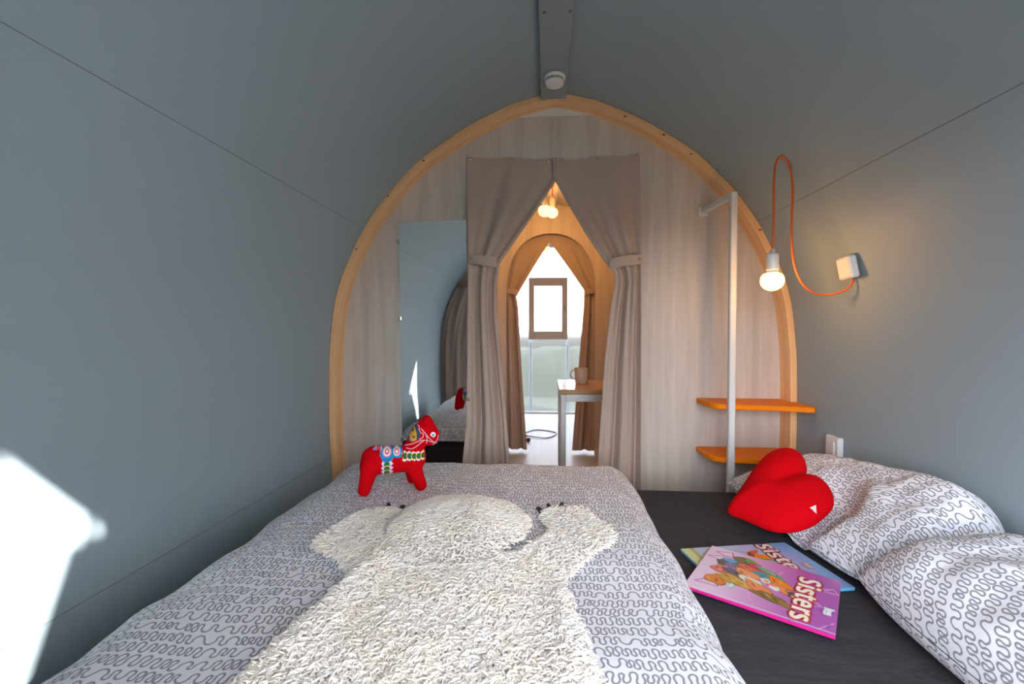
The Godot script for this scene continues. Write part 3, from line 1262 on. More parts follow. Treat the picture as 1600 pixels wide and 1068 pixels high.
func build_rug() -> void:
	var t := thing("rug", "shaggy cream polar bear shaped rug lying on the squiggle duvet", "rug")
	# backing cloth
	var cell := 0.012
	var pos := PackedVector3Array()
	var nor := PackedVector3Array()
	var tex := PackedVector2Array()
	var idx := PackedInt32Array()
	var at := {}
	var x0 := -0.60
	var z0 := -1.36
	var nx := 64
	var nz := 84
	for j in nz:
		for i in nx:
			var p := Vector2(x0 + i * cell, z0 + j * cell)
			if rug_d(p) < 0.004 and p.y < -0.39:
				at[Vector2i(i, j)] = pos.size()
				pos.append(Vector3(p.x, duvet_y(p.x, p.y) + rug_h(p), p.y))
				nor.append(Vector3.UP)
				tex.append(p)
	for j in nz - 1:
		for i in nx - 1:
			var q := [Vector2i(i, j), Vector2i(i + 1, j), Vector2i(i + 1, j + 1), Vector2i(i, j + 1)]
			if q.all(func(k): return at.has(k)):
				idx.append_array(PackedInt32Array([at[q[0]], at[q[1]], at[q[2]], at[q[0]], at[q[2]], at[q[3]]]))
	obj("backing", arr(pos, nor, tex, idx), M.rug_base, t)
	# pile: finger-thick cords laid down in a direction field
	var fld := FastNoiseLite.new()
	fld.seed = 4
	fld.frequency = 1.0
	var lists := [[], [], []]
	var cols := [[], [], []]
	var step := 0.0042
	var z := -1.34
	while z < -0.39:
		var x := -0.61
		while x < 0.15:
			var p := Vector2(x + rng.randf_range(-0.5, 0.5) * step, z + rng.randf_range(-0.5, 0.5) * step)
			x += step
			var d := rug_d(p)
			if d > 0.0:
				continue
			if absf(p.distance_to(HEAD) - 0.181) < 0.005 and p.y < -1.07:
				continue   # the head is sewn apart from the paws
			var dir: Vector2
			var hd := p.distance_to(HEAD)
			var from_c := p - (HEAD + Vector2(0.02, 0.02))
			var jit := 0.45
			if hd < 0.178:
				dir = from_c.normalized()
				jit = 0.35
			else:
				# outward at the rim, towards the camera in the middle
				var e := 0.006
				var g := Vector2(rug_d(p + Vector2(e, 0)) - d, rug_d(p + Vector2(0, e)) - d).normalized()
				var w := clampf(1.0 + d / 0.05, 0.0, 1.0)
				dir = (Vector2(0.15 * sin(p.x * 9.0), 1.0) * (1.0 - w) + g * w * 1.2).normalized()
				jit = lerpf(0.95, 0.4, w)
			var ang := atan2(-dir.y, dir.x) + rng.randfn(0.0, jit) + 0.8 * fld.get_noise_2d(p.x * 9.0, p.y * 9.0) * (0.3 if hd < 0.182 else 1.0)
			var k := rng.randi() % 3
			var b := Basis(Vector3.UP, ang) * Basis(Vector3.BACK, rng.randf_range(-0.05, 0.25)) * Basis(Vector3.RIGHT, rng.randf_range(-0.6, 0.6))
			var lie := 1.0
			if hd < 0.182:
				lie = 0.8
			b = b.scaled(Vector3.ONE * rng.randf_range(0.8, 1.2) * lie)
			lists[k].append(Transform3D(b, Vector3(p.x, duvet_y(p.x, p.y) + rug_h(p) + rng.randf_range(-0.001, 0.003), p.y)))
			var v := rng.randf_range(0.88, 0.98)
			var warm := clampf(0.5 + fld.get_noise_2d(p.x * 6.0 + 30.0, p.y * 6.0) * 1.4, 0.0, 1.0) * rng.randf_range(0.4, 1.0)
			cols[k].append(Color(v, v * lerpf(0.93, 0.90, warm), v * lerpf(0.855, 0.77, warm)))
		z += step
	for k in 3:
		var mm := MultiMesh.new()
		mm.transform_format = MultiMesh.TRANSFORM_3D
		mm.use_colors = true
		mm.mesh = strand([0.0035, 0.005, 0.0025][k], [0.003, -0.004, 0.0042][k], 100 + k)
		mm.instance_count = lists[k].size()
		for i in lists[k].size():
			mm.set_instance_transform(i, lists[k][i])
			mm.set_instance_color(i, cols[k][i])
		var o := MultiMeshInstance3D.new()
		o.name = "pile"
		o.multimesh = mm
		o.material_override = M.fibre
		o.set_meta("kind", "stuff")
		t.add_child(o, true)
	for c: Vector3 in [Vector3(-0.488, -1.268, -0.35), Vector3(-0.443, -1.256, 0.2), Vector3(-0.412, -1.235, 0.55), Vector3(-0.058, -1.272, -0.5), Vector3(-0.030, -1.300, -0.15), Vector3(0.009, -1.312, 0.25)]:
		var y := duvet_y(c.x, c.y) + 0.012
		var dv := Vector3(sin(c.z), 0, -cos(c.z))
		var base := Vector3(c.x, y, c.y)
		var rows := []
		var uvs := []
		for k in 6:
			var f := k / 5.0
			var ctr := base + dv * (0.028 * f - 0.012) + Vector3.UP * (0.005 * sin(PI * f) - 0.004 * f)
			var rad := 0.0062 * sqrt(maxf(1.0 - f * f, 0.0)) + 0.0002
			var row := []
			var side := dv.cross(Vector3.UP)
			for s in 9:
				var a := TAU * s / 8.0
				row.append(ctr + (side * cos(a) + Vector3.UP * sin(a)) * rad)
			rows.append(row)
			uvs.append([Vector2.ZERO, Vector2.ZERO, Vector2.ZERO, Vector2.ZERO, Vector2.ZERO, Vector2.ZERO, Vector2.ZERO, Vector2.ZERO, Vector2.ZERO])
		obj("claw", grid(rows, uvs, true), M.claw, t, "black felt claw")


# pillow lying on the mattress against the wall: footprint x0..x1, z0..z1
func pillow(c: Vector2, half: Vector2, turn: float, tall: float, lean: float, grow: float, rim: float, seed_: int, label: String) -> void:
	var n := FastNoiseLite.new()
	n.seed = seed_
	n.frequency = 1.0
	n.fractal_octaves = 2
	var nu := 72
	var nv := 72
	var t := thing("pillow", label, "pillow", Vector3(c.x, BED_TOP, c.y), turn, "squiggle pillows along the canvas wall")
	var ms := []
	for face_ in 2:
		var rows := []
		var uvs := []
		for j in nv:
			var r := []
			var u := []
			for i in nu:
				var a := sin(PI * (i / (nu - 1.0) - 0.5))
				var b := sin(PI * (j / (nv - 1.0) - 0.5))
				# square turned to a soft squircle
				var px := a * half.x * sqrt(1.0 - 0.16 * b * b)
				var pz := b * half.y * sqrt(1.0 - 0.10 * a * a)
				var k := pow(maxf((1.0 - pow(absf(a), 3.0)) * (1.0 - pow(absf(b), 6.0)), 0.0), 0.5)
				var rise := tall * k
				var y: float
				var ly := lean * smoothstep(-0.9, 0.9, a) * (0.35 + 0.65 * sqrt(maxf(1.0 - pow(absf(b), 8.0), 0.0))) * (1.0 + grow * b)
				if face_ == 0:
					y = rim + rise * 0.86 + ly + k * (0.014 * n.get_noise_2d(px * 6.0, pz * 6.0) + 0.006 * n.get_noise_2d(px * 16.0, pz * 12.0))
					# dent under the heart cushion
					var w := Vector3(c.x + px, 0, c.y + pz) - Vector3(0.527, 0, -1.463)
					var plane := 0.455 - BED_TOP - (-0.33 * w.x + 0.373 * w.z) / 0.867
					var q := Vector3(w.x, plane + BED_TOP - 0.455, w.z)
					var far_ := Vector2(q.dot(Vector3(0.907, 0.401, -0.129)) - 0.175, (q.dot(Vector3(-0.261, 0.296, -0.919)) + 0.01)).length()
					var wt := 1.0 - smoothstep(0.17, 0.225, far_)
					y = maxf(lerpf(y, minf(y, plane - 0.036), wt), 0.012)
				else:
					y = maxf(0.004, rim - 0.002 - rise * 0.5 + ly * 0.6)
				r.append(Vector3(px, y, pz))
				u.append(Vector2(px * 1.05 + 0.02 * sin(pz * 9.0), pz * 1.05 + 0.35 * seed_ * 0.1))
			rows.append(r)
			uvs.append(u)
		for j in nv:
			var l := 0.0
			for i in nu:
				if i:
					l += (rows[j][i] as Vector3).distance_to(rows[j][i - 1])
				uvs[j][i].x = l + 0.02 * sin(j * 0.1)
		for i in nu:
			var l := 0.13 * seed_
			for j in nv:
				if j:
					l += (rows[j][i] as Vector3).distance_to(rows[j - 1][i])
				uvs[j][i].y = l
		ms.append(grid(rows, uvs, false, face_ == 1))
	obj("pillowcase", join(ms), M.cotton, t)


func build_pillows() -> void:
	pillow(Vector2(0.846, -1.462), Vector2(0.186, 0.360), 0.06, 0.085, 0.115, 0.40, 0.034, 3, "squiggle print pillow behind the red heart cushion, nearest the orange shelves")
	pillow(Vector2(0.852, -0.748), Vector2(0.200, 0.345), 0.0, 0.150, 0.030, -0.1, 0.055, 9, "squiggle print pillow in the near corner of bed, beside the picture books")


func build_heart() -> void:
	var out := [Vector2(0.0, 0.0), Vector2(0.044, 0.028), Vector2(0.099, 0.058), Vector2(0.161, 0.094), Vector2(0.236, 0.128), Vector2(0.293, 0.135), Vector2(0.328, 0.119), Vector2(0.34, 0.093), Vector2(0.332, 0.056), Vector2(0.308, 0.018), Vector2(0.287, 0.0), Vector2(0.299, -0.021), Vector2(0.306, -0.049), Vector2(0.296, -0.088), Vector2(0.274, -0.122), Vector2(0.246, -0.144), Vector2(0.204, -0.157), Vector2(0.162, -0.164), Vector2(0.114, -0.158), Vector2(0.077, -0.139), Vector2(0.052, -0.112), Vector2(0.033, -0.073), Vector2(0.013, -0.034)]
	var ctr := Vector2(0.165, -0.012)
	var dense := PackedVector2Array()
	var m := out.size()
	for i in m:
		for k in 5:
			dense.append((out[i] as Vector2).cubic_interpolate(out[(i + 1) % m], out[(i + m - 1) % m], out[(i + 2) % m], k / 5.0))
	var n := FastNoiseLite.new()
	n.seed = 8
	n.frequency = 14.0
	var ms := []
	for f in 2:
		var rows := []
		var uvs := []
		for j in 18:
			var q := sin(PI / 2 * j / 17.0)
			var r := []
			var u := []
			for i in dense.size() + 1:
				var e := dense[i % dense.size()]
				var p := ctr + (e - ctr) * q * 0.97
				var th := 0.062 * pow(1.0 - q * q, 0.5)
				# crease running in from the cleft
				var cl := cap_d(p, Vector2(0.30, 0.0), Vector2(0.17, -0.01), 0.0, 0.0)
				th *= 1.0 - 0.35 * exp(-cl * cl / 0.0012) * clampf((p.x - 0.12) / 0.1, 0.0, 1.0)
				th += 0.004 * n.get_noise_2d(p.x, p.y) * (1.0 - q)
				r.append(Vector3(p.x, th * (1.0 if f == 0 else -0.55), -p.y))
				u.append(p)
			rows.append(r)
			uvs.append(u)
		ms.append(grid(rows, uvs, true, f == 0))
	var ax := Vector3(0.907, 0.401, -0.129).normalized()
	var up := Vector3(-0.33, 0.867, 0.373).normalized()
	var az := ax.cross(up).normalized()
	up = az.cross(ax)
	var h := thing("heart_cushion", "red plush heart cushion leaning on the far pillow", "cushion", Vector3(0.527, 0.455, -1.463))
	h.basis = Basis(ax, up, az)
	obj("plush_cover", join(ms), M.red, h)
	var st := st_new()
	var c := Vector3(0.19, 0.0, 0.139)
	face(st, [Vector3(0.181, 0.037, 0.126), Vector3(0.209, 0.034, 0.124), Vector3(0.187, 0.027, 0.150)], c)
	face(st, [Vector3(0.181, 0.034, 0.126), Vector3(0.209, 0.031, 0.124), Vector3(0.187, 0.024, 0.150)], Vector3(0.19, 0.1, 0.139))
	obj("cloth_tag", fin(st), M.label_white, h, "small white triangular tag")


# ---------------------------------------------------------------- books

func fill_poly(im: Image, pts: Array, c: Color) -> void:
	var n := pts.size()
	var lo := 1e9
	var hi := -1e9
	for p: Vector2 in pts:
		lo = minf(lo, p.y)
		hi = maxf(hi, p.y)
	for y in range(maxi(0, int(lo)), mini(im.get_height() - 1, int(hi)) + 1):
		var xs := []
		for i in n:
			var a: Vector2 = pts[i]
			var b: Vector2 = pts[(i + 1) % n]
			if (a.y <= y) != (b.y <= y):
				xs.append(a.x + (y - a.y) / (b.y - a.y) * (b.x - a.x))
		xs.sort()
		for k in range(0, xs.size() - 1, 2):
			var xa := clampi(int(xs[k]), 0, im.get_width())
			var xb := clampi(int(xs[k + 1]) + 1, 0, im.get_width())
			if xb > xa:
				im.fill_rect(Rect2i(xa, y, xb - xa, 1), c)


func blob(im: Image, c: Vector2, rx: float, ry: float, turn: float, wob: float, col: Color, sd: int) -> void:
	var r := RandomNumberGenerator.new()
	r.seed = sd
	var ph := r.randf() * TAU
	var pts := []
	for k in 36:
		var a := TAU * k / 36.0
		var f := 1.0 + wob * sin(a * 3.0 + ph) + wob * 0.6 * sin(a * 5.0 - ph)
		pts.append(c + Vector2(cos(a) * rx * f, sin(a) * ry * f).rotated(turn))
	fill_poly(im, pts, col)


func line(im: Image, a: Vector2, b: Vector2, w: float, c: Color) -> void:
	var d := (b - a).normalized()
	var s := Vector2(-d.y, d.x) * w / 2
	fill_poly(im, [a + s, b + s, b - s, a - s], c)


func title_mesh(text: String, size: float, depth: float) -> TextMesh:
	var tm := TextMesh.new()
	var f := SystemFont.new()
	f.font_names = PackedStringArray(["Droid Sans"])
	f.font_weight = 700
	tm.font = f
	tm.text = text
	tm.font_size = 64
	tm.pixel_size = size / 64.0
	tm.depth = depth
	tm.curve_step = 4.0
	return tm


# book lying flat; local x runs along the long side, local z along the short side; the title end is at +x
func book(called: String, label: String, at: Vector3, turn: float, w: float, d: float, cover: Texture2D, spine_col: Color, glossy: float) -> Node3D:
	var b := thing(called, label, "book", at, turn, "picture books on the dark sheet")
	var th := 0.0075
	var m := mat("printed_cover", Color.WHITE, 0.22)
	m.albedo_texture = cover
	m.clearcoat_enabled = true
	m.clearcoat = glossy
	m.clearcoat_roughness = 0.12
	var edge := mat("cover_edge", spine_col, 0.35)
	var top := [[Vector3(-w / 2, th, -d / 2), Vector3(w / 2, th, -d / 2)], [Vector3(-w / 2, th, d / 2), Vector3(w / 2, th, d / 2)]]
	obj("cover", grid(top, [[Vector2(0, 0), Vector2(1, 0)], [Vector2(0, 1), Vector2(1, 1)]], false, false), m, b)
	obj("cover_board", box_mesh(Vector3(0, th - 0.00135, 0), Vector3(w, 0.0025, d), 0.0008), edge, b)
	obj("cover_board", box_mesh(Vector3(0, 0.00125, 0), Vector3(w, 0.0025, d), 0.0008), edge, b)
	obj("pages", box_mesh(Vector3(0, th / 2, -0.001), Vector3(w - 0.008, th - 0.005, d - 0.006), 0.0003), mat("paper", lin(0.75, 0.72, 0.68), 0.8), b)
	obj("spine", box_mesh(Vector3(0, th / 2, d / 2 - 0.0012), Vector3(w, th - 0.0022, 0.0024), 0.0008), edge, b)
	return b


func add_title(b: Node3D, text: String, at: Vector3, size: float, fill: Color, rim: Color, mid: Color, squeeze := 1.08) -> void:
	var lay := Basis(Vector3(0, 0, 1), Vector3(1, 0, 0), Vector3(0, 1, 0))   # text runs along +z, its top towards +x
	for layer in 3:
		var r: float = [0.0046, 0.0021, 0.0][layer]
		var tm := title_mesh(text, size, 0.0003)
		var ms := []
		var dirs := 12 if layer < 2 else 1
		for k in dirs:
			var o := Vector3(cos(TAU * k / dirs), 0, sin(TAU * k / dirs)) * r
			ms.append(turned(tm, Transform3D(lay * Basis.from_scale(Vector3(squeeze, 1, 1)), at + o + Vector3(0, 0.0002 + 0.0003 * layer, 0))))
		obj("title", join(ms), mat("title_ink", [rim, mid, fill][layer], 0.35), b)


func build_books() -> void:
	var im := Image.create(640, 520, false, Image.FORMAT_RGB8)
	# lilac ground, paler towards the foot of the page
	for x in 640:
		var t := clampf((x - 110.0) / 380.0, 0, 1)
		im.fill_rect(Rect2i(x, 0, 1, 520), Color8(232, 205, 226).lerp(Color8(178, 92, 176), t))
	var r := RandomNumberGenerator.new()
	r.seed = 19
	var web := Color8(222, 152, 214)
	var nodes := []
	for k in 34:
		nodes.append(Vector2(r.randf_range(250, 640), r.randf_range(0, 520)))
	for a in nodes.size():
		for c in range(a + 1, nodes.size()):
			if nodes[a].distance_to(nodes[c]) < 92:
				line(im, nodes[a], nodes[c], 5.0, web)
	# clothes hangers
	for hg: Array in [[Vector2(40, 60), Vector2(150, 110), Vector2(120, 20)], [Vector2(30, 440), Vector2(120, 330), Vector2(140, 430)], [Vector2(10, 130), Vector2(90, 150), Vector2(150, 60)]]:
		for k in 3:
			line(im, hg[k], hg[(k + 1) % 3], 6.0, Color8(190, 98, 170))
	# a heap of bright clothes and leaves
	var heap := [
		[160, 150, 62, 40, 0.4, Color8(70, 78, 50)], [215, 85, 70, 44, 0.2, Color8(86, 96, 58)], [250, 60, 46, 22, 0.5, Color8(92, 160, 70)], [140, 120, 40, 24, 0.1, Color8(74, 150, 196)],
		[105, 170, 34, 26, 0.9, Color8(64, 74, 72)], [180, 190, 56, 36, 0.5, Color8(120, 96, 150)], [255, 150, 62, 34, 0.3, Color8(226, 92, 52)], [300, 115, 70, 24, 0.5, Color8(206, 44, 88)],
		[120, 250, 50, 44, 0.2, Color8(226, 112, 92)], [190, 255, 66, 34, 0.6, Color8(86, 70, 104)], [260, 220, 70, 42, 0.4, Color8(238, 150, 96)], [335, 185, 54, 30, 0.4, Color8(40, 150, 160)],
		[360, 130, 84, 20, 0.5, Color8(98, 170, 130)], [190, 330, 70, 46, 0.3, Color8(204, 152, 44)], [120, 385, 58, 42, 0.5, Color8(224, 128, 36)], [285, 285, 64, 30, 0.3, Color8(236, 228, 206)],
		[270, 350, 76, 30, 0.2, Color8(218, 168, 58)], [330, 330, 72, 38, 0.5, Color8(236, 132, 76)], [355, 235, 26, 26, 0.0, Color8(240, 240, 244)], [355, 235, 11, 11, 0.0, Color8(240, 176, 40)],
		[420, 215, 70, 34, 0.6, Color8(240, 132, 20)], [430, 280, 66, 30, 0.4, Color8(238, 142, 96)], [400, 395, 92, 34, 0.25, Color8(128, 104, 44)], [470, 420, 40, 20, 0.5, Color8(146, 118, 60)],
		[405, 290, 28, 18, 0.3, Color8(240, 240, 240)], [490, 300, 22, 26, 0.2, Color8(60, 58, 56)], [510, 310, 24, 18, 0.1, Color8(232, 206, 120)], [535, 330, 22, 18, 0.4, Color8(222, 70, 110)], [212, 400, 12, 26, 0.1, Color8(196, 232, 226)]]
	var sd := 200
	for h: Array in heap:
		blob(im, Vector2(h[0] * 0.93, h[1] * 0.93 + 12), h[2], h[3], h[4], 0.12, (h[5] as Color).darkened(0.35), sd)
		blob(im, Vector2(h[0] * 0.93 - 2, h[1] * 0.93 + 9), h[2] * 0.92, h[3] * 0.88, h[4], 0.12, h[5], sd)
		if h[2] > 40:
			for q in 3:
				var off := Vector2(r.randf_range(-0.5, 0.5) * h[2], r.randf_range(-0.5, 0.5) * h[3]).rotated(h[4])
				blob(im, Vector2(h[0] * 0.93, h[1] * 0.93 + 9) + off, h[2] * 0.24, h[3] * 0.16, h[4] + 0.5, 0.1, (h[5] as Color).lightened(0.28) if q % 2 else (h[5] as Color).darkened(0.25), sd + q + 50)
		sd += 1
	im.fill_rect(Rect2i(0, 503, 640, 5), Color8(240, 214, 238))  # hinge line, its highlight painted into the cover
	# tiny imprint too small to read
	for k in 17:
		line(im, Vector2(540, 190 + k * 11), Vector2(546, 190 + k * 11 + r.randf_range(3, 7)), 3.0, Color8(110, 60, 120))
	for k in 5:
		line(im, Vector2(618, 440 + k * 9), Vector2(606, 444 + k * 9), 3.0, Color8(110, 60, 120))
	# back book
	var im2 := Image.create(640, 500, false, Image.FORMAT_RGB8)
	for x in 640:
		im2.fill_rect(Rect2i(x, 0, 1, 500), Color8(186, 204, 232).lerp(Color8(124, 170, 222), clampf((x - 250) / 380.0, 0, 1)))
	im2.fill_rect(Rect2i(0, 0, 52, 500), Color8(206, 214, 150))
	im2.fill_rect(Rect2i(52, 0, 22, 500), Color8(176, 170, 96))
	blob(im2, Vector2(120, 110), 40, 50, 0.0, 0.1, Color8(208, 182, 166), 4)
	blob(im2, Vector2(160, 70), 34, 34, 0.0, 0.1, Color8(170, 190, 226), 5)
	blob(im2, Vector2(250, 60), 26, 16, 0.3, 0.1, Color8(200, 190, 226), 6)
	blob(im2, Vector2(405, 150), 80, 30, 0.25, 0.1, Color8(230, 150, 40), 7)
	blob(im2, Vector2(380, 92), 40, 18, -0.4, 0.1, Color8(204, 108, 64), 8)
	blob(im2, Vector2(350, 118), 16, 30, 0.2, 0.1, Color8(120, 88, 60), 9)
	blob(im2, Vector2(415, 184), 60, 12, 0.25, 0.1, Color8(120, 170, 110), 10)
	for k in 13:
		line(im2, Vector2(500, 150 + k * 14), Vector2(506, 150 + k * 14 + r.randf_range(4, 9)), 3.0, Color8(90, 110, 160))
	var rim := Color8(196, 24, 110)
	var b1 := book("book", "blue picture book lying under the pink one on the dark sheet", Vector3(0.512, BED_TOP + 0.0025, -1.20), atan2(0.062, 0.31), 0.315, 0.232, ImageTexture.create_from_image(im2), Color8(96, 170, 214), 0.5)
	add_title(b1, "Sisters", Vector3(0.080, 0.0077, -0.016), 0.056, Color8(250, 226, 214), rim, Color8(255, 170, 150))
	add_title(b1, "les", Vector3(0.124, 0.0077, 0.012), 0.018, Color8(250, 240, 240), Color8(214, 130, 170), Color8(250, 240, 240))
	var b2 := book("book", "pink picture book with a heap of bright shapes on its cover, lying on top", Vector3(0.474, BED_TOP + 0.0115, -1.104), -atan2(0.16, 0.24), 0.290, 0.250, ImageTexture.create_from_image(im), Color8(204, 26, 124), 0.6)
	b2.rotation.z = -0.004
	add_title(b2, "Sisters", Vector3(0.086, 0.0077, 0.012), 0.058, Color8(252, 236, 226), rim, Color8(250, 150, 70))
	add_title(b2, "les", Vector3(0.129, 0.0077, 0.040), 0.020, Color8(250, 246, 250), Color8(176, 96, 186), Color8(250, 246, 250))


# ---------------------------------------------------------------- toy horse

# outline measured in the horse's own side view, in metres
func hv(x: float, y: float) -> Vector2:
	return Vector2((x - 165.0) / 3539.0, (950.0 - y) / 3539.0)


var horse_caps := []

func horse_d(p: Vector3) -> float:
	var d := 1.0
	for c: Array in horse_caps:
		var a: Vector3 = c[0]
		var ab: Vector3 = c[1] - a
		var t := clampf((p - a).dot(ab) / maxf(ab.length_squared(), 1e-9), 0, 1)
		var q := p - (a + ab * t)
		q.z *= c[4]
		var e := q.length() - lerpf(c[2], c[3], t)
		d = smin(d, e, c[5])
	return d


func build_horse() -> void:
	var cap := func(ax: float, ay: float, bx: float, by: float, ra: float, rb: float, z: float, squash: float, k: float) -> void:
		var a := hv(ax, ay)
		var b := hv(bx, by)
		horse_caps.append([Vector3(a.x, a.y, z), Vector3(b.x, b.y, z), ra / 3539.0, rb / 3539.0, squash, k])
	cap.call(400, 590, 770, 600, 152, 138, 0.0, 0.92, 0.006)      # barrel
	cap.call(330, 560, 300, 640, 125, 110, 0.0, 0.95, 0.012)      # rump
	cap.call(800, 560, 800, 600, 92, 90, 0.0, 0.85, 0.012)        # chest
	for z: float in [0.024, -0.024]:
		cap.call(300, 640, 240, 885, 92, 68, z, 1.0, 0.012)       # hind leg
		if z > 0:
			cap.call(775, 690, 848, 882, 84, 66, z, 1.0, 0.012)
		else:
			cap.call(735, 690, 755, 860, 70, 50, z, 1.0, 0.012)
	cap.call(770, 500, 850, 300, 118, 92, 0.0, 1.0, 0.014)        # neck
	cap.call(915, 215, 960, 350, 88, 112, 0.0, 1.15, 0.012)       # head
	cap.call(925, 165, 935, 180, 46, 56, 0.018, 1.2, 0.008)       # ears
	cap.call(925, 165, 935, 180, 46, 56, -0.018, 1.2, 0.008)
	# surface nets
	var cell := 0.0034
	var lo := Vector3(-0.012, -0.012, -0.062)
	var nx := 84
	var ny := 76
	var nz := 38
	var f := PackedFloat32Array()
	f.resize(nx * ny * nz)
	for k in nz:
		for j in ny:
			for i in nx:
				f[(k * ny + j) * nx + i] = horse_d(lo + Vector3(i, j, k) * cell)
	var vid := PackedInt32Array()
	vid.resize(nx * ny * nz)
	vid.fill(-1)
	var pos := PackedVector3Array()
	var nor := PackedVector3Array()
	var tex := PackedVector2Array()
	for k in nz - 1:
		for j in ny - 1:
			for i in nx - 1:
				var b := (k * ny + j) * nx + i
				var neg := 0
				for q in 8:
					if f[b + (q & 1) + ((q >> 1) & 1) * nx + (q >> 2) * nx * ny] < 0:
						neg += 1
				if neg == 0 or neg == 8:
					continue
				var s := Vector3.ZERO
				var n := 0
				for ax in 3:
					for q in 4:
						var o := [0, 0, 0]
						o[(ax + 1) % 3] = q & 1
						o[(ax + 2) % 3] = q >> 1
						var a0: int = b + o[0] + o[1] * nx + o[2] * nx * ny
						var a1: int = a0 + [1, nx, nx * ny][ax]
						if (f[a0] < 0) != (f[a1] < 0):
							var v := Vector3(o[0], o[1], o[2])
							v[ax] += f[a0] / (f[a0] - f[a1])
							s += v
							n += 1
				vid[b] = pos.size()
				var p := lo + (Vector3(i, j, k) + s / n) * cell
				var e := 0.001
				var g := Vector3(horse_d(p + Vector3(e, 0, 0)) - horse_d(p - Vector3(e, 0, 0)), horse_d(p + Vector3(0, e, 0)) - horse_d(p - Vector3(0, e, 0)), horse_d(p + Vector3(0, 0, e)) - horse_d(p - Vector3(0, 0, e))).normalized()
				pos.append(p)
				nor.append(g)
				tex.append(Vector2(p.x / 0.27, 1.0 - p.y / 0.27))
	var idx := PackedInt32Array()
	for k in range(1, nz - 1):
		for j in range(1, ny - 1):
			for i in range(1, nx - 1):
				var b := (k * ny + j) * nx + i
				for ax in 3:
					var d1: int = [1, nx, nx * ny][ax]
					if (f[b] < 0) == (f[b + d1] < 0):
						continue
					var u: int = [nx, nx * ny, 1][ax]
					var w: int = [nx * ny, 1, nx][ax]
					var q := [vid[b], vid[b - u], vid[b - u - w], vid[b - w]]
					if f[b] < 0:
						idx.append_array(PackedInt32Array([q[0], q[2], q[1], q[0], q[3], q[2]]))
					else:
						idx.append_array(PackedInt32Array([q[0], q[1], q[2], q[0], q[2], q[3]]))
	var h := thing("toy_horse", "red plush toy horse with an embroidered harness standing on the duvet", "toy horse", Vector3(-0.624, 0.0, -1.372), deg_to_rad(20.0))
	h.position.y = duvet_y(-0.53, -1.40) + 0.004
	obj("body", arr(pos, nor, PackedVector2Array(), idx), M.red, h)
	# appliqué: patches of the body's own surface, lifted a little, printed in the embroidery's colours
	var S := 1024
	var im := Image.create(S, S, false, Image.FORMAT_RGB8)
	im.fill(Color8(200, 16, 24))
	var px := func(x: float, y: float) -> Vector2:
		var v := hv(x, y)
		return Vector2(v.x / 0.27 * S, (1.0 - v.y / 0.27) * S)
	var disc := func(x: float, y: float, rr: float, c: Color) -> void:
		var v: Vector2 = px.call(x, y)
		blob(im, v, rr / 3539.0 / 0.27 * S, rr / 3539.0 / 0.27 * S, 0, 0.0, c, 1)
	var blue := Color8(28, 140, 204)
	var pale := Color8(226, 214, 240)
	var lilac := Color8(150, 140, 214)
	var green := Color8(44, 98, 60)
	var yellow := Color8(236, 196, 70)
	var pink := Color8(240, 150, 160)
	# girth strap
	for k in 5:
		var y := 545.0 + k * 48.0
		for s: float in [-1.0, 1.0]:
			disc.call(482 + s * 38, y, 34, blue if k == 0 else lilac)
			disc.call(482 + s * 38, y, 26, pale)
	for k in 5:
		disc.call(482, 540 + k * 50, 32, yellow)
		disc.call(478, 548 + k * 50, 29, green)
	# saddle
	disc.call(480, 500, 76, blue)
	disc.call(482, 478, 48, pink)
	disc.call(482, 478, 36, Color8(250, 236, 230))
	disc.call(482, 478, 24, Color8(226, 90, 110))
	disc.call(482, 474, 12, Color8(250, 236, 230))
	disc.call(592, 490, 62, blue)
	disc.call(586, 484, 38, Color8(250, 220, 214))
	disc.call(586, 484, 27, Color8(232, 120, 130))
	disc.call(586, 484, 14, Color8(250, 236, 230))
	disc.call(392, 440, 36, Color8(240, 210, 220))
	disc.call(392, 440, 22, Color8(220, 90, 110))
	disc.call(350, 455, 20, lilac)
	disc.call(440, 412, 26, yellow)
	disc.call(470, 405, 20, green)
	disc.call(510, 415, 22, Color8(214, 120, 60))
	# breast strap
	for k in 5:
		var x := 668.0 + k * 50.0
		for s: float in [-1.0, 1.0]:
			disc.call(x, 530 + k * 3 + s * 26, 35, lilac if k % 2 else blue)
			disc.call(x, 530 + k * 3 + s * 24, 28, pale if k % 2 else Color8(244, 224, 190))
	for k in 5:
		disc.call(672 + k * 50, 530 + k * 3, 34, yellow)
		disc.call(674 + k * 50, 530 + k * 3, 28, green)
	# mane patch
	var mp := []
	for q: Vector2 in [Vector2(745, 215), Vector2(805, 205), Vector2(850, 300), Vector2(815, 380), Vector2(735, 392), Vector2(705, 330)]:
		mp.append(px.call(q.x, q.y))
	fill_poly(im, mp, Color8(24, 70, 96))
	var gp := []
	for q: Vector2 in [Vector2(745, 230), Vector2(785, 222), Vector2(806, 300), Vector2(800, 372), Vector2(745, 386), Vector2(728, 320)]:
		gp.append(px.call(q.x, q.y))
	fill_poly(im, gp, Color8(214, 154, 52))
	disc.call(765, 262, 16, Color8(70, 60, 30))
	disc.call(775, 335, 14, Color8(120, 70, 30))
	disc.call(738, 360, 12, Color8(60, 150, 190))
	var tx := ImageTexture.create_from_image(im)
	var stitch := mat("embroidery", Color.WHITE, 0.85)
	stitch.albedo_texture = tx
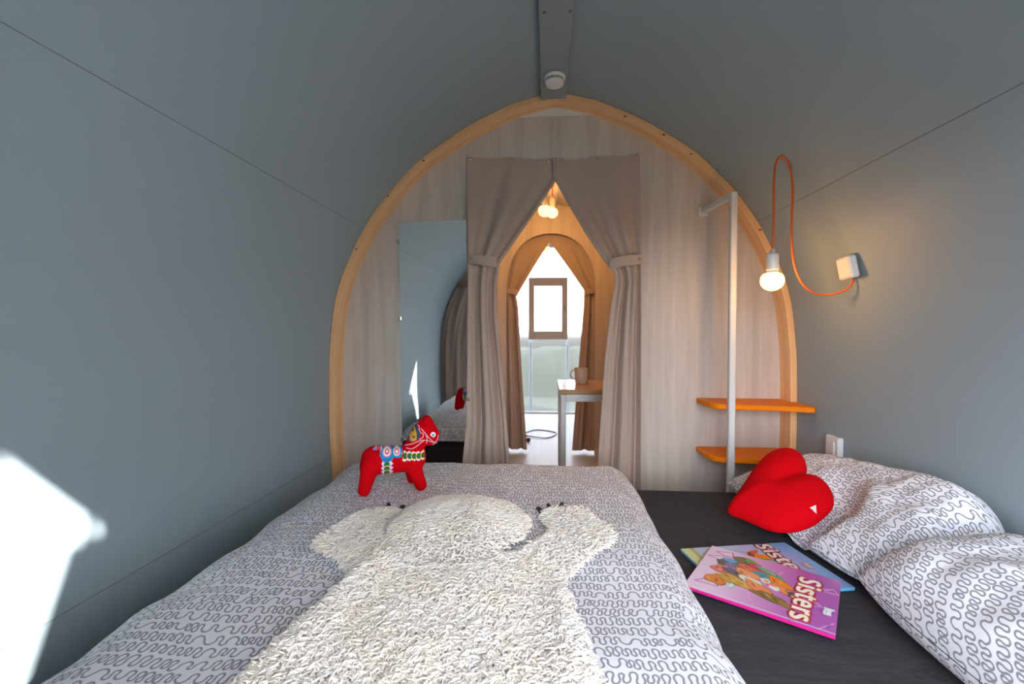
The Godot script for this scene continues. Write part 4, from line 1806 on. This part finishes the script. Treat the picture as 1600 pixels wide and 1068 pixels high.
	var regions := {
		"saddle": func(x: float, y: float) -> bool: return (Vector2(x - 480, y - 490).length() < 80 or Vector2(x - 592, y - 488).length() < 62 or (x > 330 and x < 560 and y < 458)) and y < 580,
		"girth_strap": func(x: float, y: float) -> bool: return absf(x - 482) < 62 + 9 * sin(y * TAU / 48.0) and y >= 540 and y < 745,
		"breast_strap": func(x: float, y: float) -> bool: return x > 645 and x < 890 and absf(y - 532 - (x - 668) * 0.06) < 52 + 6 * sin((x - 668) * TAU / 50.0 + 1.5) and Vector2(x - 592, y - 488).length() >= 62,
		"mane_patch": func(x: float, y: float) -> bool: return Geometry2D.is_point_in_polygon(Vector2(x, y), PackedVector2Array([Vector2(745, 215), Vector2(805, 205), Vector2(850, 300), Vector2(815, 380), Vector2(735, 392), Vector2(705, 330)])),
	}
	for key: String in regions:
		var pp := PackedVector3Array()
		var pn := PackedVector3Array()
		var pt := PackedVector2Array()
		var pi := PackedInt32Array()
		var got := {}
		for t in range(0, idx.size(), 3):
			var ok := true
			for e in 3:
				var v := pos[idx[t + e]]
				if absf(nor[idx[t + e]].z) < (0.02 if key != "saddle" else -1.0) or not regions[key].call(165.0 + v.x * 3539.0, 950.0 - v.y * 3539.0):
					ok = false
					break
			if not ok:
				continue
			for e in 3:
				var v := idx[t + e]
				if not got.has(v):
					got[v] = pp.size()
					pp.append(pos[v] + nor[v] * 0.0016)
					pn.append(nor[v])
					pt.append(tex[v])
				pi.append(got[v])
		if pi.size():
			obj(key, arr(pp, pn, pt, pi), stitch, h)
	# bridle cords and eyes, on both cheeks
	var bridle := mat("white_thread", Color8(240, 190, 200), 0.8)
	for s: float in [1.0, -1.0]:
		for path: Array in [[[820, 210], [870, 265], [905, 310], [950, 365], [1005, 415], [1040, 430]], [[830, 215], [840, 280], [876, 305], [868, 345], [830, 362]], [[680, 430], [760, 405], [840, 378], [900, 378], [960, 398], [1020, 425]], [[690, 452], [745, 460], [800, 435], [850, 400], [885, 382]], [[1052, 335], [1030, 390], [985, 445]], [[905, 312], [918, 360], [912, 420]]]:
			var c := []
			for q: Array in path:
				var v := hv(q[0], q[1])
				# march in from the side until the surface is met
				var z := 0.06
				for it in 60:
					var dd := horse_d(Vector3(v.x, v.y, z * s))
					if dd < 0.0006:
						break
					z -= maxf(dd * 0.6, 0.0004)
				c.append(Vector3(v.x, v.y, (z + 0.0002) * s))
			obj("bridle_thread", tube(smooth_path(c, 5), 0.0013, 6), bridle, h)
		var ev := hv(985, 322)
		var ez := 0.06
		for it in 60:
			var dd := horse_d(Vector3(ev.x, ev.y, ez * s))
			if dd < 0.0004:
				break
			ez -= maxf(dd * 0.6, 0.0004)
		var eye := obj("eye", turned(lathe([Vector2(0.0085, -0.001), Vector2(0.0085, 0.0012), Vector2(0.0, 0.0018)], Vector3.ZERO, 16), Transform3D(Basis(Vector3.RIGHT, PI / 2 * s), Vector3(ev.x, ev.y, ez * s))), mat("eye_white", Color8(236, 226, 222), 0.6), h)
		obj("pupil", turned(lathe([Vector2(0.0042, 0.0016), Vector2(0.004, 0.0026), Vector2(0.0, 0.003)], Vector3.ZERO, 12), Transform3D(Basis(Vector3.RIGHT, PI / 2 * s), Vector3(ev.x, ev.y, ez * s))), mat("eye_blue", Color8(110, 132, 180), 0.5), eye)


# ---------------------------------------------------------------- fittings of the room

func build_mirror() -> void:
	var m := thing("mirror", "tall frameless mirror on the partition, half behind the left curtain", "mirror", Vector3(-0.575, 0.95, Z_WALL + 0.005), 0.0)
	m.rotation.z = deg_to_rad(0.9)
	obj("glass", box_mesh(Vector3.ZERO, Vector3(0.335, 1.21, 0.005), 0.0006), M.mirror, m)
	for y: float in [0.51, 0.14, -0.45]:
		for s: float in [-1.0, 1.0]:
			if s > 0 and y < 0.5:
				continue
			obj("clip", box_mesh(Vector3(s * 0.168, y, 0.004), Vector3(0.014, 0.022, 0.008), 0.003), M.steel, m)


func build_rail_and_shelves() -> void:
	var x := 0.734
	var zp := -1.958
	var r := thing("clothes_rail", "white square tube post with an arm to the partition, beside the orange shelves", "clothes rail", Vector3(x, 0, zp))
	obj("post", box_mesh(Vector3(0, 0.80, 0), Vector3(0.027, 1.60, 0.027), 0.004), M.white, r)
	var a := Vector3(0, 1.587, -0.012)
	var b := Vector3(0.682 - x, 1.577, Z_WALL + 0.004 - zp)
	var st := box_mesh(Vector3.ZERO, Vector3(0.026, 0.026, a.distance_to(b)), 0.004)
	obj("arm", turned(st, Transform3D(Basis.looking_at(b - a, Vector3.UP), (a + b) / 2)), M.white, r)
	obj("bracket", box_mesh(b + Vector3(0, -0.002, 0.001), Vector3(0.042, 0.042, 0.008), 0.003), M.white, r)
	obj("screw", turned(lathe([Vector2(0.007, 0), Vector2(0.0055, 0.003), Vector2(0, 0.0036)], Vector3.ZERO, 10), Transform3D(Basis(Vector3.RIGHT, PI / 2), b + Vector3(-0.001, -0.004, 0.005))), M.steel, r)
	obj("foot", box_mesh(Vector3(0, 0.004, 0), Vector3(0.034, 0.008, 0.034), 0.002), M.white, r)
	for y: float in [0.716, 0.490]:
		var out := PackedVector2Array([Vector2(0.660, Z_WALL + 0.001), Vector2(half_width(y) - 0.034, Z_WALL + 0.001), Vector2(half_width(y) - 0.034, Z_HOOP + 0.004), Vector2(half_width(y) - 0.006, Z_HOOP + 0.004), Vector2(half_width(y) - 0.006, -1.93)])
		out.append(Vector2(half_width(y) - 0.02, -1.915))
		out.append(Vector2(0.90, -1.955))
		for k in 9:   # rounded free corner
			out.append(Vector2(0.735, -1.974).bezier_interpolate(Vector2(0.690, -1.978), Vector2(0.668, -1.99), Vector2(0.660, -2.065), k / 8.0))
		var lab := "upper orange shelf with a rounded corner between partition and white post" if y > 0.6 else "lower orange shelf with a rounded corner, just behind the heart cushion"
		var s := obj("shelf", plate(out, y - 0.022, y, 0.003), M.orange)
		tag(s, lab, "shelf", "orange corner shelves")


func bulb_lamp(called: String, label: String, top: Vector3, bulb_c: Vector3, d: float, energy: float, cord_mat: Material, socket_mat: Material, path: Array, group: String) -> Node3D:
	var t := thing(called, label, "lamp", bulb_c, 0.0, group)
	var r := d / 2
	# squat reflector bulb: round below, flat shoulder above
	var p := []
	for k in 9:
		var a := -PI / 2 + PI / 2 * k / 8.0
		p.append(Vector2(cos(a) * r, sin(a) * r * 0.92))
	p.append_array([Vector2(r * 0.985, r * 0.22), Vector2(r * 0.90, r * 0.48), Vector2(r * 0.72, r * 0.64), Vector2(r * 0.50, r * 0.74)])
	obj("bulb", lathe(p, Vector3.ZERO, 28), M.glow, t, "lit frosted bulb")
	var cy := r * 0.74
	obj("bulb_collar", lathe([Vector2(r * 0.5, cy), Vector2(r * 0.46, cy + 0.010), Vector2(r * 0.40, cy + 0.014), Vector2(0, cy + 0.014)], Vector3.ZERO, 24), M.white_plastic, t)
	var s0 := cy + 0.008
	var rs := 0.0205
	obj("socket", lathe([Vector2(0, s0), Vector2(rs * 0.96, s0), Vector2(rs, s0 + 0.004), Vector2(rs, s0 + 0.054), Vector2(rs * 0.9, s0 + 0.060), Vector2(rs * 0.45, s0 + 0.062), Vector2(rs * 0.42, s0 + 0.074), Vector2(0, s0 + 0.076)], Vector3.ZERO, 24), socket_mat, t)
	var pts := [Vector3(0, s0 + 0.074, 0)]
	for q: Vector3 in path:
		pts.append(q - bulb_c)
	obj("cord", tube(smooth_path(pts, 6), 0.0037, 10), cord_mat, t)
	var l := OmniLight3D.new()
	l.name = "lamp_light"
	l.light_color = Color(1.0, 0.72, 0.41)
	l.light_energy = energy
	l.light_size = r * 0.9
	l.omni_range = 8.0
	l.omni_attenuation = 2.0
	l.shadow_enabled = true
	t.add_child(l)
	return t


func build_lamps() -> void:
	var z := -1.69
	var bc := Vector3(0.765, 1.203, z)
	var path := []
	for q: Vector2 in [Vector2(0.763, 1.45), Vector2(0.761, 1.54), Vector2(0.765, 1.603), Vector2(0.774, 1.628), Vector2(0.787, 1.638), Vector2(0.803, 1.624), Vector2(0.816, 1.59), Vector2(0.825, 1.516), Vector2(0.825, 1.403), Vector2(0.83, 1.313), Vector2(0.844, 1.245), Vector2(0.871, 1.192), Vector2(0.908, 1.162), Vector2(0.947, 1.152), Vector2(0.982, 1.160), Vector2(1.004, 1.178), Vector2(1.014, 1.205)]:
		path.append(Vector3(q.x, q.y, z + 0.012 * sin(q.y * 5.0) + 0.045 * smoothstep(0.93, 1.01, q.x)))
	var t := bulb_lamp("wall_lamp", "bare bulb on an orange cord looped over a hook on the right canvas wall", Vector3.ZERO, bc, 0.078, 0.080, M.orange_cord, M.white_plastic, path, "")
	obj("hook", tube(smooth_path([Vector3(0.03, 0.445, 0), Vector3(0.022, 0.438, 0), Vector3(0.018, 0.430, 0), Vector3(0.022, 0.425, 0.0), Vector3(0.026, 0.430, 0)], 4), 0.002, 8), M.steel, t)
	var bx := box_mesh(Vector3.ZERO, Vector3(0.030, 0.076, 0.070), 0.006)
	var wx := half_width(1.24)
	obj("wall_box", turned(bx, Transform3D(Basis(Vector3.BACK, deg_to_rad(9.0)) * Basis(Vector3.RIGHT, deg_to_rad(-4.0)), Vector3(wx - 0.024, 1.240, -1.636) - bc)), M.white_plastic, t)
	# kitchen and far bedroom
	bulb_lamp("pendant_lamp", "nearer of the two bare bulbs under the kitchen ridge", Vector3.ZERO, Vector3(-0.046, 1.80, -2.95), 0.084, 0.20, M.red_cord, M.warm_plastic, [Vector3(-0.046, 1.98, -2.95), Vector3(-0.045, 2.067, -2.95)], "bare bulbs hanging in the kitchen")
	bulb_lamp("pendant_lamp", "farther of the two bare bulbs under the kitchen ridge", Vector3.ZERO, Vector3(0.006, 1.872, -3.28), 0.080, 0.20, M.red_cord, M.warm_plastic, [Vector3(0.006, 2.02, -3.28), Vector3(0.006, 2.067, -3.28)], "bare bulbs hanging in the kitchen")
	bulb_lamp("pendant_lamp", "bare bulb hanging in the far bedroom, above the brown window", Vector3.ZERO, Vector3(-0.026, 1.872, -4.75), 0.080, 0.16, M.red_cord, M.warm_plastic, [Vector3(-0.026, 2.02, -4.75), Vector3(-0.026, 2.067, -4.75)], "")


func build_kitchen() -> void:
	# table against the right wall of the kitchen
	var zf := -2.565
	var zb := -3.11
	var t := thing("table", "wood topped kitchen table with pale metal legs, seen through the first doorway", "table", Vector3(0.49, 0, (zf + zb) / 2))
	var w := 0.90
	var d := zf - zb
	obj("tabletop", box_mesh(Vector3(0, 0.686, 0), Vector3(w, 0.027, d), 0.003), M.tabletop, t)
	for sx: float in [-1.0, 1.0]:
		for sz: float in [-1.0, 1.0]:
			obj("leg", box_mesh(Vector3(sx * (w / 2 - 0.020), 0.336, sz * (d / 2 - 0.018)), Vector3(0.030, 0.672, 0.030), 0.003), M.table_metal, t)
		obj("rail", box_mesh(Vector3(sx * (w / 2 - 0.020), 0.651, 0), Vector3(0.020, 0.042, d - 0.066), 0.002), M.table_metal, t)
	for sz: float in [-1.0, 1.0]:
		obj("rail", box_mesh(Vector3(0, 0.651, sz * (d / 2 - 0.018)), Vector3(w - 0.07, 0.042, 0.020), 0.002), M.table_metal, t)
	var m := thing("mug", "beige stoneware mug with a round handle standing on the kitchen table", "mug", Vector3(0.182, 0.70, -2.86), PI)
	obj("cup", lathe([Vector2(0, 0), Vector2(0.034, 0), Vector2(0.038, 0.004), Vector2(0.041, 0.04), Vector2(0.043, 0.098), Vector2(0.0415, 0.1), Vector2(0.040, 0.098), Vector2(0.037, 0.04), Vector2(0.034, 0.010), Vector2(0, 0.008)], Vector3.ZERO, 32), M.mug, m)
	var hp := []
	for k in 9:
		var a := -PI / 2 + PI * k / 8.0
		hp.append(Vector3(0.040 + cos(a) * 0.027, 0.058 + sin(a) * 0.028, 0))
	obj("handle", tube(smooth_path(hp, 3), 0.0042, 10), M.mug, m)
	# cable ring and plug on the floor of the far bedroom
	var c := thing("extension_cable", "loop of grey cable with a black plug on the far bedroom floor", "cable", Vector3(-0.09, 0, -4.55))
	var pts := []
	for k in 22:
		var a := TAU * (k / 20.0) + 2.6
		var rr := 0.155 + 0.008 * sin(k * 1.3)
		pts.append(Vector3(cos(a) * rr, 0.006 + 0.004 * float(k > 16), sin(a) * rr * 1.15))
	pts.append(Vector3(-0.14, 0.006, 0.20))
	pts.append(Vector3(-0.12, 0.008, 0.29))
	obj("cord", tube(smooth_path(pts, 4), 0.0055, 8), M.cable_grey, c)
	obj("plug", turned(lathe([Vector2(0, 0), Vector2(0.011, 0), Vector2(0.019, 0.012), Vector2(0.021, 0.045), Vector2(0.019, 0.052), Vector2(0, 0.052)], Vector3.ZERO, 16), Transform3D(Basis(Vector3.RIGHT, PI / 2), Vector3(-0.11, 0.021, 0.29))), M.pod_dark, c)
	for s: float in [-1.0, 1.0]:
		obj("prong", turned(lathe([Vector2(0.0024, 0), Vector2(0.0024, 0.018), Vector2(0, 0.019)], Vector3.ZERO, 8), Transform3D(Basis(Vector3.RIGHT, PI / 2), Vector3(-0.11 + s * 0.009, 0.021, 0.342))), M.steel, c)


func build_small_fittings() -> void:
	var d := thing("smoke_detector", "round white smoke detector under the grey ridge beam", "smoke detector", Vector3(-0.005, 2.06, -1.885))
	obj("base", lathe([Vector2(0.036, -0.012), Vector2(0.044, -0.010), Vector2(0.045, -0.002), Vector2(0.043, 0.0), Vector2(0, 0)], Vector3.ZERO, 36), M.white_plastic, d)
	obj("cover", lathe([Vector2(0, -0.036), Vector2(0.030, -0.0355), Vector2(0.036, -0.032), Vector2(0.039, -0.024), Vector2(0.038, -0.020), Vector2(0.034, -0.018), Vector2(0.034, -0.012), Vector2(0, -0.012)], Vector3.ZERO, 36), M.white_plastic, d)
	for k in 12:
		var a := TAU * k / 12.0
		obj("vane", box_mesh(Vector3(cos(a) * 0.036, -0.016, sin(a) * 0.036), Vector3(0.004, 0.008, 0.004), 0.0008), M.white_plastic, d)
	var wx := half_width(0.58)
	var s := thing("wall_switch", "small white switch box low on the canvas wall behind the pillow", "switch", Vector3(wx - 0.012, 0.585, -1.80))
	obj("housing", box_mesh(Vector3.ZERO, Vector3(0.022, 0.085, 0.080), 0.005), M.white_plastic, s)
	obj("rocker", box_mesh(Vector3(-0.0125, 0, 0), Vector3(0.005, 0.050, 0.040), 0.002), M.white, s)
